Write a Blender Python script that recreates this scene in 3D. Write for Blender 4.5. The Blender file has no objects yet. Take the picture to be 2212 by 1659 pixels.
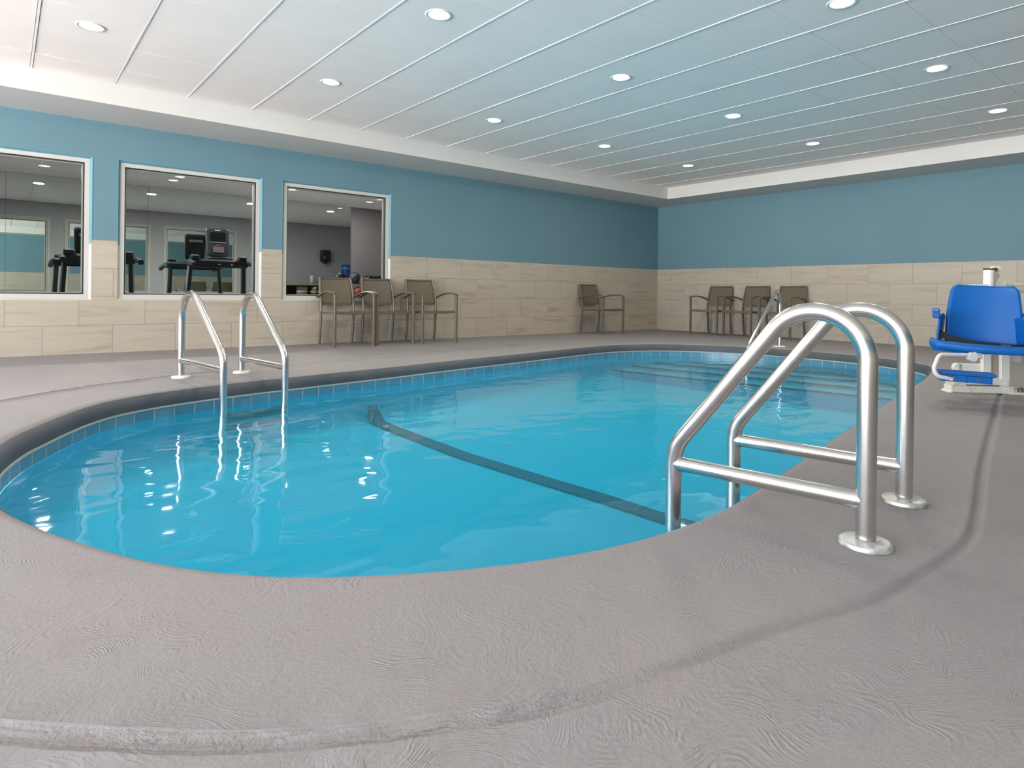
import bpy, math, random
from mathutils import Vector, Matrix
random.seed(7)
PI = math.pi
C = bpy.context.scene.collection
sc = bpy.context.scene

# ------------------------------------------------------------------ mesh builder
class MB:
    def __init__(s): s.v = []; s.f = []; s.m = []; s.sm = []
    def add(s, vs, fs, mi=0, smooth=False, M=None):
        n = len(s.v)
        for v in vs:
            v = Vector(v)
            s.v.append(tuple(M @ v) if M else tuple(v))
        for f in fs:
            s.f.append([i + n for i in f]); s.m.append(mi); s.sm.append(smooth)
    def box(s, a, b, mi=0, M=None, bev=0.0):
        x0, y0, z0 = [min(a[i], b[i]) for i in range(3)]; x1, y1, z1 = [max(a[i], b[i]) for i in range(3)]
        if bev <= 0:
            vs = [(x0,y0,z0),(x1,y0,z0),(x1,y1,z0),(x0,y1,z0),(x0,y0,z1),(x1,y0,z1),(x1,y1,z1),(x0,y1,z1)]
            s.add(vs, [(3,2,1,0),(4,5,6,7),(0,1,5,4),(1,2,6,5),(2,3,7,6),(3,0,4,7)], mi, False, M); return
        b_ = bev; X = [(x0,x0+b_),(x1,x1-b_)]; Y = [(y0,y0+b_),(y1,y1-b_)]; Z = [(z0,z0+b_),(z1,z1-b_)]
        vs = []; idx = {}
        for i in (0,1):
            for j in (0,1):
                for k in (0,1):
                    for ax in range(3):
                        idx[(i,j,k,ax)] = len(vs)
                        vs.append((X[i][0] if ax==0 else X[i][1], Y[j][0] if ax==1 else Y[j][1], Z[k][0] if ax==2 else Z[k][1]))
        fs = []
        q = lambda *k: fs.append([idx[t] for t in k])
        for i in (0,1): q((i,0,0,0),(i,1,0,0),(i,1,1,0),(i,0,1,0))
        for j in (0,1): q((0,j,0,1),(1,j,0,1),(1,j,1,1),(0,j,1,1))
        for k in (0,1): q((0,0,k,2),(1,0,k,2),(1,1,k,2),(0,1,k,2))
        for i in (0,1):
            for j in (0,1): q((i,j,0,0),(i,j,1,0),(i,j,1,1),(i,j,0,1))
            for k in (0,1): q((i,0,k,0),(i,1,k,0),(i,1,k,2),(i,0,k,2))
        for j in (0,1):
            for k in (0,1): q((0,j,k,1),(1,j,k,1),(1,j,k,2),(0,j,k,2))
        for i in (0,1):
            for j in (0,1):
                for k in (0,1): q((i,j,k,0),(i,j,k,1),(i,j,k,2))
        s.add(vs, fs, mi, False, M)
    def tube(s, pts, r, n=16, mi=0, caps=True, M=None):
        pts = [Vector(p) for p in pts]; rs = r if isinstance(r, (list, tuple)) else [r]*len(pts)
        vs = []; fs = []; N = len(pts); up = None
        for i, p in enumerate(pts):
            t = (pts[min(i+1,N-1)] - pts[max(i-1,0)]).normalized()
            if up is None:
                up = Vector((0,0,1)) if abs(t.z) < .9 else Vector((1,0,0))
                up = (up - t*up.dot(t)).normalized()
            else: up = (up - t*up.dot(t)).normalized()
            w = t.cross(up)
            for k in range(n):
                a = 2*PI*k/n; vs.append(p + (up*math.cos(a) + w*math.sin(a))*rs[i])
        for i in range(N-1):
            for k in range(n):
                fs.append((i*n+k, i*n+(k+1)%n, (i+1)*n+(k+1)%n, (i+1)*n+k))
        s.add(vs, fs, mi, True, M)
        if caps: s.add([vs[k] for k in range(n)], [list(range(n))[::-1]], mi, False, M); s.add([vs[(N-1)*n+k] for k in range(n)], [list(range(n))], mi, False, M)
    def lathe(s, prof, n=32, mi=0, M=None, smooth=True, cen=(0,0,0)):
        vs = []; fs = []
        for (r, z) in prof:
            for k in range(n):
                a = 2*PI*k/n; vs.append((cen[0]+r*math.cos(a), cen[1]+r*math.sin(a), cen[2]+z))
        for i in range(len(prof)-1):
            for k in range(n): fs.append((i*n+k, i*n+(k+1)%n, (i+1)*n+(k+1)%n, (i+1)*n+k))
        s.add(vs, fs, mi, smooth, M)
    def sweep(s, pts, w, h, mi=0, M=None, side=None, bev=0.0):
        """rectangular section w (along side axis) x h along a path"""
        pts = [Vector(p) for p in pts]; N = len(pts); vs = []; fs = []
        sec = [(-w/2,-h/2),(w/2,-h/2),(w/2,h/2),(-w/2,h/2)]
        if bev: 
            e = bev; sec = [(-w/2+e,-h/2),(w/2-e,-h/2),(w/2,-h/2+e),(w/2,h/2-e),(w/2-e,h/2),(-w/2+e,h/2),(-w/2,h/2-e),(-w/2,-h/2+e)]
        n = len(sec); sd0 = Vector(side or (1,0,0))
        for i, p in enumerate(pts):
            t = (pts[min(i+1,N-1)] - pts[max(i-1,0)]).normalized()
            sd = (sd0 - t*sd0.dot(t)).normalized(); u = t.cross(sd)
            for a, b in sec: vs.append(p + sd*a + u*b)
        for i in range(N-1):
            for k in range(n): fs.append((i*n+k, i*n+(k+1)%n, (i+1)*n+(k+1)%n, (i+1)*n+k))
        fs.append(list(range(n))[::-1]); fs.append([(N-1)*n+k for k in range(n)])
        s.add(vs, fs, mi, False, M)
    def sphere(s, c, r, mi=0, nu=20, nv=12, sc_=(1,1,1), M=None):
        prof = [(max(1e-4, math.sin(PI*i/nv)), -math.cos(PI*i/nv)) for i in range(nv+1)]
        vs = []; fs = []
        for (a, z) in prof:
            for k in range(nu):
                t = 2*PI*k/nu; vs.append((c[0]+r*sc_[0]*a*math.cos(t), c[1]+r*sc_[1]*a*math.sin(t), c[2]+r*sc_[2]*z))
        for i in range(nv):
            for k in range(nu): fs.append((i*nu+k, i*nu+(k+1)%nu, (i+1)*nu+(k+1)%nu, (i+1)*nu+k))
        s.add(vs, fs, mi, True, M)
    def prism(s, poly, z0, z1, mi=0, M=None):
        n = len(poly); vs = [(x,y,z0) for x,y in poly] + [(x,y,z1) for x,y in poly]
        s.add(vs, [list(range(n))[::-1], list(range(n,2*n))] + [(k,(k+1)%n,(k+1)%n+n,k+n) for k in range(n)], mi, False, M)
    def build(s, name, mats, parent=None, loc=None, rot=None):
        me = bpy.data.meshes.new(name); me.from_pydata(s.v, [], s.f)
        for m in (mats if isinstance(mats, (list, tuple)) else [mats]): me.materials.append(m)
        me.polygons.foreach_set('material_index', s.m); me.polygons.foreach_set('use_smooth', s.sm)
        me.update()
        import bmesh
        bm = bmesh.new(); bm.from_mesh(me); bmesh.ops.recalc_face_normals(bm, faces=bm.faces); bm.to_mesh(me); bm.free()
        o = bpy.data.objects.new(name, me); C.objects.link(o)
        if parent: o.parent = parent
        if loc: o.location = loc
        if rot: o.rotation_euler = rot
        return o

def tag(o, label=None, cat=None, group=None, kind=None):
    if label: o['label'] = label
    if cat: o['category'] = cat
    if group: o['group'] = group
    if kind: o['kind'] = kind
    return o
def thing(name, loc=(0,0,0), rz=0.0, label=None, cat=None, group=None):
    o = bpy.data.objects.new(name, None); C.objects.link(o)
    o.location = loc; o.rotation_euler = (0,0,rz); o.empty_display_size = .1
    return tag(o, label, cat, group)
def dup(root, loc, rz, label):
    r = root.copy(); C.objects.link(r); r.location = loc; r.rotation_euler = (0,0,rz); r['label'] = label
    def rec(a, b):
        for ch in list(a.children):
            c = ch.copy(); C.objects.link(c); c.parent = b; rec(ch, c)
    rec(root, r); return r
def rotz(a): return Matrix.Rotation(a, 4, 'Z')
def arc(cx, cz, r, a0, a1, n):
    return [(cx + r*math.cos(a0+(a1-a0)*i/n), cz + r*math.sin(a0+(a1-a0)*i/n)) for i in range(n+1)]

# ------------------------------------------------------------------ materials
def mat(name, col, rough=.5, metal=0.0, spec=.5, emis=None, estr=0.0):
    m = bpy.data.materials.new(name); m.use_nodes = True
    b = m.node_tree.nodes['Principled BSDF']
    b.inputs['Base Color'].default_value = (*col, 1); b.inputs['Roughness'].default_value = rough
    b.inputs['Metallic'].default_value = metal; b.inputs['Specular IOR Level'].default_value = spec
    if emis: b.inputs['Emission Color'].default_value = (*emis, 1); b.inputs['Emission Strength'].default_value = estr
    return m
class NT:
    def __init__(s, m):
        s.m = m; s.t = m.node_tree; s.b = s.t.nodes.get('Principled BSDF')
    def n(s, ty, **kw):
        nd = s.t.nodes.new(ty)
        for k, v in kw.items(): setattr(nd, k, v)
        return nd
    def l(s, a, b): s.t.links.new(a, b)
    def math(s, op, a, b=None, c=None):
        nd = s.n('ShaderNodeMath', operation=op)
        for i, v in enumerate((a, b, c)):
            if v is None: continue
            if isinstance(v, (int, float)): nd.inputs[i].default_value = v
            else: s.l(v, nd.inputs[i])
        return nd.outputs[0]
    def noise(s, vec, scale, detail=4, rough=.5, dist=0.0):
        nd = s.n('ShaderNodeTexNoise'); nd.inputs['Scale'].default_value = scale; nd.inputs['Detail'].default_value = detail
        nd.inputs['Roughness'].default_value = rough; nd.inputs['Distortion'].default_value = dist
        if vec is not None: s.l(vec, nd.inputs['Vector'])
        return nd
    def ramp(s, fac, stops):
        nd = s.n('ShaderNodeValToRGB'); e = nd.color_ramp.elements
        while len(e) < len(stops): e.new(.5)
        for i, (p, c) in enumerate(stops): e[i].position = p; e[i].color = (*c, 1) if len(c) == 3 else c
        s.l(fac, nd.inputs[0]); return nd.outputs[0]
    def mix(s, fac, a, b, blend='MIX'):
        nd = s.n('ShaderNodeMix', data_type='RGBA', blend_type=blend)
        if isinstance(fac, (int, float)): nd.inputs[0].default_value = fac
        else: s.l(fac, nd.inputs[0])
        for i, v in ((6, a), (7, b)):
            if isinstance(v, tuple): nd.inputs[i].default_value = (*v, 1)
            else: s.l(v, nd.inputs[i])
        return nd.outputs[2]
    def bump(s, h, strength, dist, normal=None):
        nd = s.n('ShaderNodeBump'); nd.inputs['Strength'].default_value = strength; nd.inputs['Distance'].default_value = dist
        s.l(h, nd.inputs['Height'])
        if normal is not None: s.l(normal, nd.inputs['Normal'])
        return nd.outputs[0]
    def coord(s, which='Object'): return s.n('ShaderNodeTexCoord').outputs[which]

# concrete pool deck -------------------------------------------------------
def deck_material():
    m = mat('trowelled_deck', (.4,.37,.36), .72, 0, .22); t = NT(m); co = t.coord()
    big = t.noise(co, .9, 3); med = t.noise(co, 5, 5, .6); fine = t.noise(co, 90, 3, .6)
    col = t.ramp(big.outputs[0], [(.3,(.262,.247,.252)),(.7,(.297,.273,.270))])
    col = t.mix(t.ramp(med.outputs[0], [(.35,(0,0,0)),(.75,(.5,.5,.5))]), col, (.28,.27,.275))
    spk = t.ramp(t.noise(co, 260, 2).outputs[0], [(.40,(.93,.93,.93)),(.55,(1,1,1)),(.70,(1.0,1.0,1.0)),(.78,(1.08,1.07,1.06))])
    col = t.mix(1.0, col, spk, 'MULTIPLY')
    t.l(col, t.b.inputs['Base Color'])
    # swirled trowel ridges, only in patches
    dn = t.noise(co, 2.6, 2, .5)
    vm = t.n('ShaderNodeVectorMath', operation='MULTIPLY_ADD'); t.l(dn.outputs['Color'], vm.inputs[0]); vm.inputs[1].default_value = (1.1,1.1,0); t.l(co, vm.inputs[2])
    wv = t.n('ShaderNodeTexWave', wave_type='RINGS', rings_direction='Z'); wv.inputs['Scale'].default_value = 22; wv.inputs['Distortion'].default_value = 5; wv.inputs['Detail'].default_value = 3; wv.inputs['Detail Scale'].default_value = 2.2
    t.l(vm.outputs[0], wv.inputs['Vector'])
    mask = t.ramp(t.noise(co, 3.3, 3, .6).outputs[0], [(.47,(0,0,0)),(.6,(1,1,1))])
    rid = t.math('MULTIPLY', t.math('MULTIPLY', wv.outputs['Fac'], mask), t.ramp(t.noise(co, 17, 3, .7).outputs[0], [(.38,(0,0,0)),(.62,(1.3,1.3,1.3))]))
    st = t.n('ShaderNodeMapping'); st.inputs['Scale'].default_value = (14,70,1); st.inputs['Rotation'].default_value = (0,0,.5); t.l(vm.outputs[0], st.inputs[0])
    strk = t.noise(st.outputs[0], 1.0, 4, .65)
    h = t.math('ADD', t.math('MULTIPLY', rid, .27), t.math('MULTIPLY', strk.outputs[0], .38))
    h = t.math('ADD', h, t.math('MULTIPLY', fine.outputs[0], .40))
    h = t.math('ADD', h, t.math('MULTIPLY', med.outputs[0], .5))
    ga = t.n('ShaderNodeAttribute'); ga.attribute_name = 'crumble'     # broken edge of the saw-cut joint
    cr = t.math('MULTIPLY', ga.outputs['Fac'], t.math('ADD', t.noise(co, 75, 4, .75).outputs[0], t.noise(co, 24, 3, .7).outputs[0]))
    h = t.math('ADD', h, t.math('MULTIPLY', cr, 1.5))
    t.l(t.bump(h, .62, .0052), t.b.inputs['Normal'])
    return m
M_deck = deck_material()

def tile_wall_material(name, axis, joint):
    m = mat(name, (.5,.5,.5), .5, 0, .35); t = NT(m)
    co = t.coord(); sp = t.n('ShaderNodeSeparateXYZ'); t.l(co, sp.inputs[0])
    u = t.math('SUBTRACT', sp.outputs[axis], joint); z = t.math('SUBTRACT', sp.outputs[2], .2602 - 10*.3048)
    cb = t.n('ShaderNodeCombineXYZ'); t.l(t.math('ADD', u, 61*.6096), cb.inputs[0]); t.l(z, cb.inputs[1])
    br = t.n('ShaderNodeTexBrick'); t.l(cb.outputs[0], br.inputs['Vector'])
    br.offset = .5; br.offset_frequency = 2; br.squash = 1.0
    br.inputs['Scale'].default_value = 1; br.inputs['Brick Width'].default_value = .6096; br.inputs['Row Height'].default_value = .3048
    br.inputs['Mortar Size'].default_value = .0022; br.inputs['Mortar Smooth'].default_value = .1; br.inputs['Bias'].default_value = 0
    br.inputs['Color1'].default_value = (0,0,0,1); br.inputs['Color2'].default_value = (1,1,1,1); br.inputs['Mortar'].default_value = (.5,.5,.5,1)
    # veins: diagonal stretched noise, shifted per tile
    sh = t.n('ShaderNodeVectorMath', operation='MULTIPLY_ADD'); t.l(br.outputs['Color'], sh.inputs[0]); sh.inputs[1].default_value = (37,19,0); t.l(cb.outputs[0], sh.inputs[2])
    mp = t.n('ShaderNodeMapping'); mp.inputs['Rotation'].default_value = (0,0,.45); mp.inputs['Scale'].default_value = (.9,7,1); t.l(sh.outputs[0], mp.inputs[0])
    v1 = t.noise(mp.outputs[0], 1.3, 5, .55, .6)
    mp2 = t.n('ShaderNodeMapping'); mp2.inputs['Rotation'].default_value = (0,0,.08); mp2.inputs['Scale'].default_value = (1.2,22,1); t.l(sh.outputs[0], mp2.inputs[0])
    v2 = t.noise(mp2.outputs[0], 1.6, 5, .6, .3)
    col = t.ramp(v1.outputs[0], [(.3,(.325,.27,.21)),(.45,(.43,.375,.30)),(.7,(.47,.415,.34))])
    col = t.mix(.22, col, t.ramp(v2.outputs[0], [(.35,(.36,.31,.245)),(.6,(.475,.42,.345))]))
    col = t.mix(t.math('MULTIPLY', br.outputs['Color'], .16), col, (.41,.36,.295))
    col = t.mix(br.outputs['Fac'], col, (.23,.195,.165))
    paint = t.ramp(t.noise(co, 1.2, 3).outputs[0], [(.3,(.118,.222,.272)),(.7,(.127,.236,.286))])
    isp = t.math('GREATER_THAN', sp.outputs[2], .2602+3*.3048)
    t.l(t.mix(isp, col, paint), t.b.inputs['Base Color'])
    rg = t.math('ADD', .42, t.math('MULTIPLY', isp, .2)); t.l(rg, t.b.inputs['Roughness'])
    hh = t.math('MULTIPLY', t.math('SUBTRACT', 1.0, br.outputs['Fac']), t.math('SUBTRACT', 1.0, isp))
    pn = t.math('MULTIPLY', t.noise(co, 60, 3).outputs[0], t.math('MULTIPLY', isp, .25))
    t.l(t.bump(t.math('ADD', hh, pn), .5, .002), t.b.inputs['Normal'])
    return m
M_wallL = tile_wall_material('left_wall_tile_and_paint', 0, -4.25 + .3048)
M_wallR = tile_wall_material('right_wall_tile_and_paint', 1, -.345 + .3048)

def paint_mat(name, col, rough=.55, amp=.06, scale=30):
    m = mat(name, col, rough, 0, .3); t = NT(m); co = t.coord()
    nz = t.noise(co, scale, 4)
    a = tuple(c*(1-amp) for c in col); b = tuple(min(1, c*(1+amp)) for c in col)
    t.l(t.ramp(t.noise(co, 1.5, 3).outputs[0], [(.3, a), (.7, b)]), t.b.inputs['Base Color'])
    t.l(t.bump(nz.outputs[0], .2, .002), t.b.inputs['Normal']); return m
M_white = paint_mat('white_soffit_paint', (.62,.61,.59), .6, .02)
M_frame = paint_mat('white_window_frame', (.53,.52,.485), .4, .02)
M_blue = paint_mat('blue_reveal_paint', (.13,.28,.35), .5, .03)
M_ctile = paint_mat('acoustic_ceiling_tile', (.93,.87,.84), .85, .02, 160)
M_tee = mat('ceiling_grid_tee', (.93,.91,.89), .4)
M_gtee = mat('gym_grid_tee', (.95,.95,.94), .4)
M_gasket = mat('black_glazing_gasket', (.008,.009,.008), .5)
M_gymwall = paint_mat('gym_grey_paint', (.42,.42,.45), .6, .02)
M_gymceil = paint_mat('gym_ceiling_tile', (.85,.84,.86), .9, .02, 120)
M_gymfloor = paint_mat('gym_rubber_floor', (.42,.41,.42), .7, .2, 80)

def steel_mat(name, col=(.68,.665,.64), rough=.22):
    m = mat(name, col, rough, 1.0); t = NT(m); co = t.coord()
    nz = t.noise(co, 22, 6, .65)
    t.l(t.ramp(nz.outputs[0], [(.25, tuple(c*.95 for c in col)), (.5, col)]), t.b.inputs['Base Color'])
    sc2 = t.noise(co, 210, 3, .7)
    t.l(t.ramp(t.math('ADD', t.math('MULTIPLY', nz.outputs[0], .7), t.math('MULTIPLY', sc2.outputs[0], .3)), [(.3,(rough*.97,)*3),(.7,(rough*1.05,)*3)]), t.b.inputs['Roughness'])
    return m
M_steel = steel_mat('brushed_stainless_tube')
def flange_mat():
    m = mat('corroded_flange', (.6,.6,.56), .35, .85); t = NT(m); co = t.coord()
    f = t.ramp(t.noise(co, 26, 5, .6).outputs[0], [(.4,(0,0,0)),(.6,(1,1,1))])
    t.l(t.mix(f, (.50,.49,.46), (.50,.54,.52)), t.b.inputs['Base Color'])
    t.l(t.math('SUBTRACT', .85, t.math('MULTIPLY', f, .6)), t.b.inputs['Metallic'])
    t.l(t.bump(f, .35, .002), t.b.inputs['Normal']); return m
M_flange = flange_mat()
M_whiteflange = paint_mat('white_plastic_flange', (.72,.72,.67), .35, .08)
M_taupe = mat('taupe_powder_coat', (.155,.128,.098), .36, .35); 
def sling_mat():
    m = mat('woven_sling', (.13,.112,.083), .75, 0, .2); t = NT(m); co = t.coord()
    w = t.n('ShaderNodeTexChecker'); w.inputs['Scale'].default_value = 420
    t.l(co, w.inputs[0]); w.inputs[1].default_value = (.17,.147,.108,1); w.inputs[2].default_value = (.12,.102,.072,1)
    t.l(w.outputs[0], t.b.inputs['Base Color']); t.l(t.bump(w.outputs[1], .3, .001), t.b.inputs['Normal']); return m
M_sling = sling_mat()

# pool ---------------------------------------------------------------------
M_basin = paint_mat('turquoise_pool_plaster', (.02,.67,.99), .7, .01, 3)
M_grout = mat('white_grout_line', (.46,.48,.43), .7)
M_black = mat('dark_pool_line', (.002,.02,.045), .7)
def coping_mat():
    m = mat('slate_coping', (.15,.17,.2), .55, 0, .35); t = NT(m); co = t.coord()
    t.l(t.ramp(t.noise(co, 4, 4).outputs[0], [(.3,(.062,.076,.09)),(.7,(.085,.095,.108))]), t.b.inputs['Base Color'])
    t.l(t.bump(t.noise(co, 60, 4, .7).outputs[0], .5, .004), t.b.inputs['Normal']); return m
M_coping = coping_mat()
def pool_tile_mat():
    m = mat('blue_waterline_tile', (.09,.25,.36), .18, 0, .5); t = NT(m)
    uv = t.n('ShaderNodeUVMap'); uv.uv_map = 'UVMap'
    br = t.n('ShaderNodeTexBrick'); t.l(uv.outputs[0], br.inputs['Vector']); br.offset = 0; br.squash = 1
    br.inputs['Scale'].default_value = 1; br.inputs['Brick Width'].default_value = .145; br.inputs['Row Height'].default_value = .5
    br.inputs['Mortar Size'].default_value = .0035; br.inputs['Mortar Smooth'].default_value = .05
    br.inputs['Color1'].default_value = (.075,.23,.34,1); br.inputs['Color2'].default_value = (.10,.27,.38,1); br.inputs['Mortar'].default_value = (.42,.45,.40,1)
    t.l(br.outputs['Color'], t.b.inputs['Base Color']); t.l(t.bump(t.math('SUBTRACT',1.0,br.outputs['Fac']), .6, .002), t.b.inputs['Normal'])
    return m
M_ptile = pool_tile_mat()
def water_mat():
    m = bpy.data.materials.new('pool_water_surface'); m.use_nodes = True; nt = m.node_tree; nt.nodes.clear(); t = NT(m); 
    out = t.n('ShaderNodeOutputMaterial'); tr = t.n('ShaderNodeBsdfTransparent'); gl = t.n('ShaderNodeBsdfGlossy'); mx = t.n('ShaderNodeMixShader'); fr = t.n('ShaderNodeFresnel')
    tr.inputs[0].default_value = (.90,.975,.99,1); gl.inputs['Roughness'].default_value = .03; gl.inputs['Color'].default_value = (1,1,1,1); fr.inputs[0].default_value = 1.333
    co = t.coord('Object')
    mp = t.n('ShaderNodeMapping'); mp.inputs['Rotation'].default_value = (0,0,.18); mp.inputs['Scale'].default_value = (1,1.5,1); t.l(co, mp.inputs[0])
    n1 = t.noise(mp.outputs[0], 2.9, 1, .35, .4); n2 = t.noise(mp.outputs[0], 9, 2, .5, .4)
    # small wind ripples only toward the steps end of the pool
    sp = t.n('ShaderNodeSeparateXYZ'); t.l(co, sp.inputs[0])
    mk = t.n('ShaderNodeMapRange'); t.l(sp.outputs[0], mk.inputs[0]); mk.inputs[1].default_value = -7.5; mk.inputs[2].default_value = -4.5; mk.inputs[3].default_value = .05; mk.inputs[4].default_value = .5
    h = t.math('ADD', t.math('MULTIPLY', n1.outputs[0], 1.0), t.math('MULTIPLY', n2.outputs[0], mk.outputs[0]))
    b = t.bump(h, 1.0, .0075)
    t.l(b, gl.inputs['Normal']); t.l(b, fr.inputs['Normal'])
    df = t.n('ShaderNodeBsdfDiffuse'); df.inputs[0].default_value = (.02,.62,.95,1)   # milky light scattered back by the treated water
    m2 = t.n('ShaderNodeMixShader'); m2.inputs[0].default_value = .17; t.l(tr.outputs[0], m2.inputs[1]); t.l(df.outputs[0], m2.inputs[2])
    t.l(fr.outputs[0], mx.inputs[0]); t.l(m2.outputs[0], mx.inputs[1]); t.l(gl.outputs[0], mx.inputs[2]); t.l(mx.outputs[0], out.inputs[0])
    return m
M_water = water_mat()
def glass_mat():
    m = bpy.data.materials.new('window_glass'); m.use_nodes = True; nt = m.node_tree; nt.nodes.clear(); t = NT(m)
    out = t.n('ShaderNodeOutputMaterial'); tr = t.n('ShaderNodeBsdfTransparent'); gl = t.n('ShaderNodeBsdfGlossy'); mx = t.n('ShaderNodeMixShader'); fr = t.n('ShaderNodeFresnel')
    tr.inputs[0].default_value = (.93,.95,.94,1); gl.inputs['Roughness'].default_value = .0; fr.inputs[0].default_value = 1.16
    t.l(fr.outputs[0], mx.inputs[0]); t.l(tr.outputs[0], mx.inputs[1]); t.l(gl.outputs[0], mx.inputs[2]); t.l(mx.outputs[0], out.inputs[0]); return m
M_glass = glass_mat()
M_mirror = mat('green_tinted_mirror', (.74,.81,.77), 0.0, 1.0)
M_lens = mat('glowing_light_lens', (1,1,1), .4, 0, .5, (1,.93,.82), 6)
M_glens = mat('gym_light_lens', (1,1,1), .4, 0, .5, (1,.80,.50), 2.6)
M_trim = mat('white_light_trim', (.8,.79,.76), .4)

# ------------------------------------------------------------------ pool outline
FAR = [(-10.364,-4.571),(-10.336,-4.432),(-10.272,-4.21),(-10.202,-4.057),(-10.083,-3.806),(-9.946,-3.566),(-9.798,-3.39),(-9.62,-3.27),(-9.395,-3.17),(-9.134,-3.089),(-8.81,-3.01),(-8.51,-2.962),(-7.94,-2.862),(-7.456,-2.78),(-6.76,-2.64),(-6.15,-2.54),(-5.5,-2.43),(-4.93,-2.33),(-4.3,-2.22),(-3.75,-2.185),(-3.3,-2.29),(-2.93,-2.51),(-2.64,-2.88),(-2.46,-3.22),(-2.365,-3.52),(-2.33,-3.81),(-2.315,-4.1),(-2.32,-4.56),(-2.357,-4.80),(-2.43,-5.04),(-2.535,-5.257),(-2.69,-5.49),(-2.98,-5.72)]
NEAR = [(-3.955,-5.985),(-4.924,-6.16),(-5.646,-6.29),(-6.217,-6.393),(-6.768,-6.495),(-7.387,-6.61),(-7.992,-6.72),(-8.44,-6.797),(-8.61,-6.812),(-8.803,-6.812),(-8.934,-6.80),(-9.13,-6.762),(-9.34,-6.69),(-9.456,-6.637),(-9.558,-6.583),(-9.653,-6.525),(-9.727,-6.474),(-9.799,-6.42),(-9.90,-6.315),(-9.985,-6.205),(-10.06,-6.085),(-10.105,-5.99),(-10.16,-5.87),(-10.215,-5.75),(-10.275,-5.59),(-10.315,-5.465),(-10.385,-5.15),(-10.40,-4.85)]
def catmull(P, n=12):
    out = []; N = len(P)
    for i in range(N):
        p0, p1, p2, p3 = [Vector(P[(i+k-1) % N]) for k in range(4)]
        for j in range(n):
            t = j/n
            out.append(.5*((2*p1)+(p2-p0)*t+(2*p0-5*p1+4*p2-p3)*t*t+(-p0+3*p1-3*p2+p3)*t**3))
    return out
def resample(P, n):
    N = len(P); L = [0]
    for i in range(N): L.append(L[-1] + (P[(i+1)%N]-P[i]).length)
    out = []; k = 0
    for j in range(n):
        s = L[-1]*j/n
        while L[k+1] < s: k += 1
        out.append(P[k].lerp(P[(k+1)%N], (s-L[k])/(L[k+1]-L[k]+1e-9)))
    return out, L[-1]
NS = 720
OUT, _ = resample(catmull(FAR + NEAR), NS)
for _ in range(14): OUT = [(OUT[i-1] + 2*OUT[i] + OUT[(i+1) % NS])/4 for i in range(NS)]
OUT, PERIM = resample(OUT, NS)
def normals(P):
    N = len(P); r = []
    for i in range(N):
        t = (P[(i+1)%N] - P[i-1]).normalized(); r.append(Vector((-t.y, t.x)))   # outward (clockwise outline)
    return r
NRM = normals(OUT)
CEN = Vector((-6.4, -4.4))
if (OUT[0] + NRM[0]*.1 - CEN).length < (OUT[0]-CEN).length: NRM = [-n for n in NRM]
def off(d): return [OUT[i] + NRM[i]*d for i in range(NS)]
GRV = [(-11.22,-5.2),(-11.25,-4.6),(-11.1,-3.95),(-10.8,-3.42),(-10.368,-3.055),(-10.13,-2.845),(-9.86,-2.655),(-9.41,-2.425),(-8.9,-2.25),(-8.3,-2.16),(-7.66,-2.1),(-6.84,-1.98),(-5.6,-1.78),(-4.3,-1.55),(-3.3,-1.52),(-2.5,-1.85),(-1.95,-2.6),(-1.65,-3.5),(-1.6,-4.5),(-1.8,-5.3),(-2.3,-6.0),(-3.2,-6.42),(-4.4,-6.66),(-5.81,-6.946),(-7.135,-7.212),(-7.86,-7.371),(-8.22,-7.436),(-8.54,-7.431),(-8.78,-7.412),(-9.072,-7.339),(-9.335,-7.292),(-9.546,-7.249),(-9.704,-7.193),(-9.91,-7.093),(-10.085,-6.979),(-10.222,-6.863),(-10.40,-6.69),(-10.75,-6.3),(-11.05,-5.8)]
GP = catmull(GRV, 10)
RECT = (-16.45, -11.35, .06, .06)
def ray_poly(P, d):
    best = None; N = len(P)
    for i in range(N):
        a = P[i] - CEN; b = P[(i+1)%N] - CEN; e = b - a
        den = d.x*e.y - d.y*e.x
        if abs(den) < 1e-12: continue
        t = (a.x*e.y - a.y*e.x)/den; u = (a.x*d.y - a.y*d.x)/den
        if t > 0 and -1e-6 <= u <= 1+1e-6: best = t if best is None else max(best, t)
    return best
Z0 = -.04; ZF = -.14
# deck: coping + groove + slab in one mesh
R0 = off(.08); rings = []
R = .08
rings.append([(p.x, p.y, ZF) for p in OUT])
for a in (0, 12, 24, 36, 48, 60, 72, 82, 90):
    aa = math.radians(a); rings.append([(p.x, p.y, Z0 - R + R*math.sin(aa)) for p in off(R*(1-math.cos(aa)))])
ncop = len(rings)
dirs = [(p - CEN) for p in R0]
grv = []
for i in range(NS):
    d = dirs[i]; t = ray_poly(GP, d); grv.append(CEN + d*t)
rect = []
for i in range(NS):
    d = dirs[i]; ts = []
    if d.x < 0: ts.append((RECT[0]-CEN.x)/d.x)
    if d.x > 0: ts.append((RECT[2]-CEN.x)/d.x)
    if d.y < 0: ts.append((RECT[1]-CEN.y)/d.y)
    if d.y > 0: ts.append((RECT[3]-CEN.y)/d.y)
    rect.append(CEN + d*min(ts))
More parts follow.
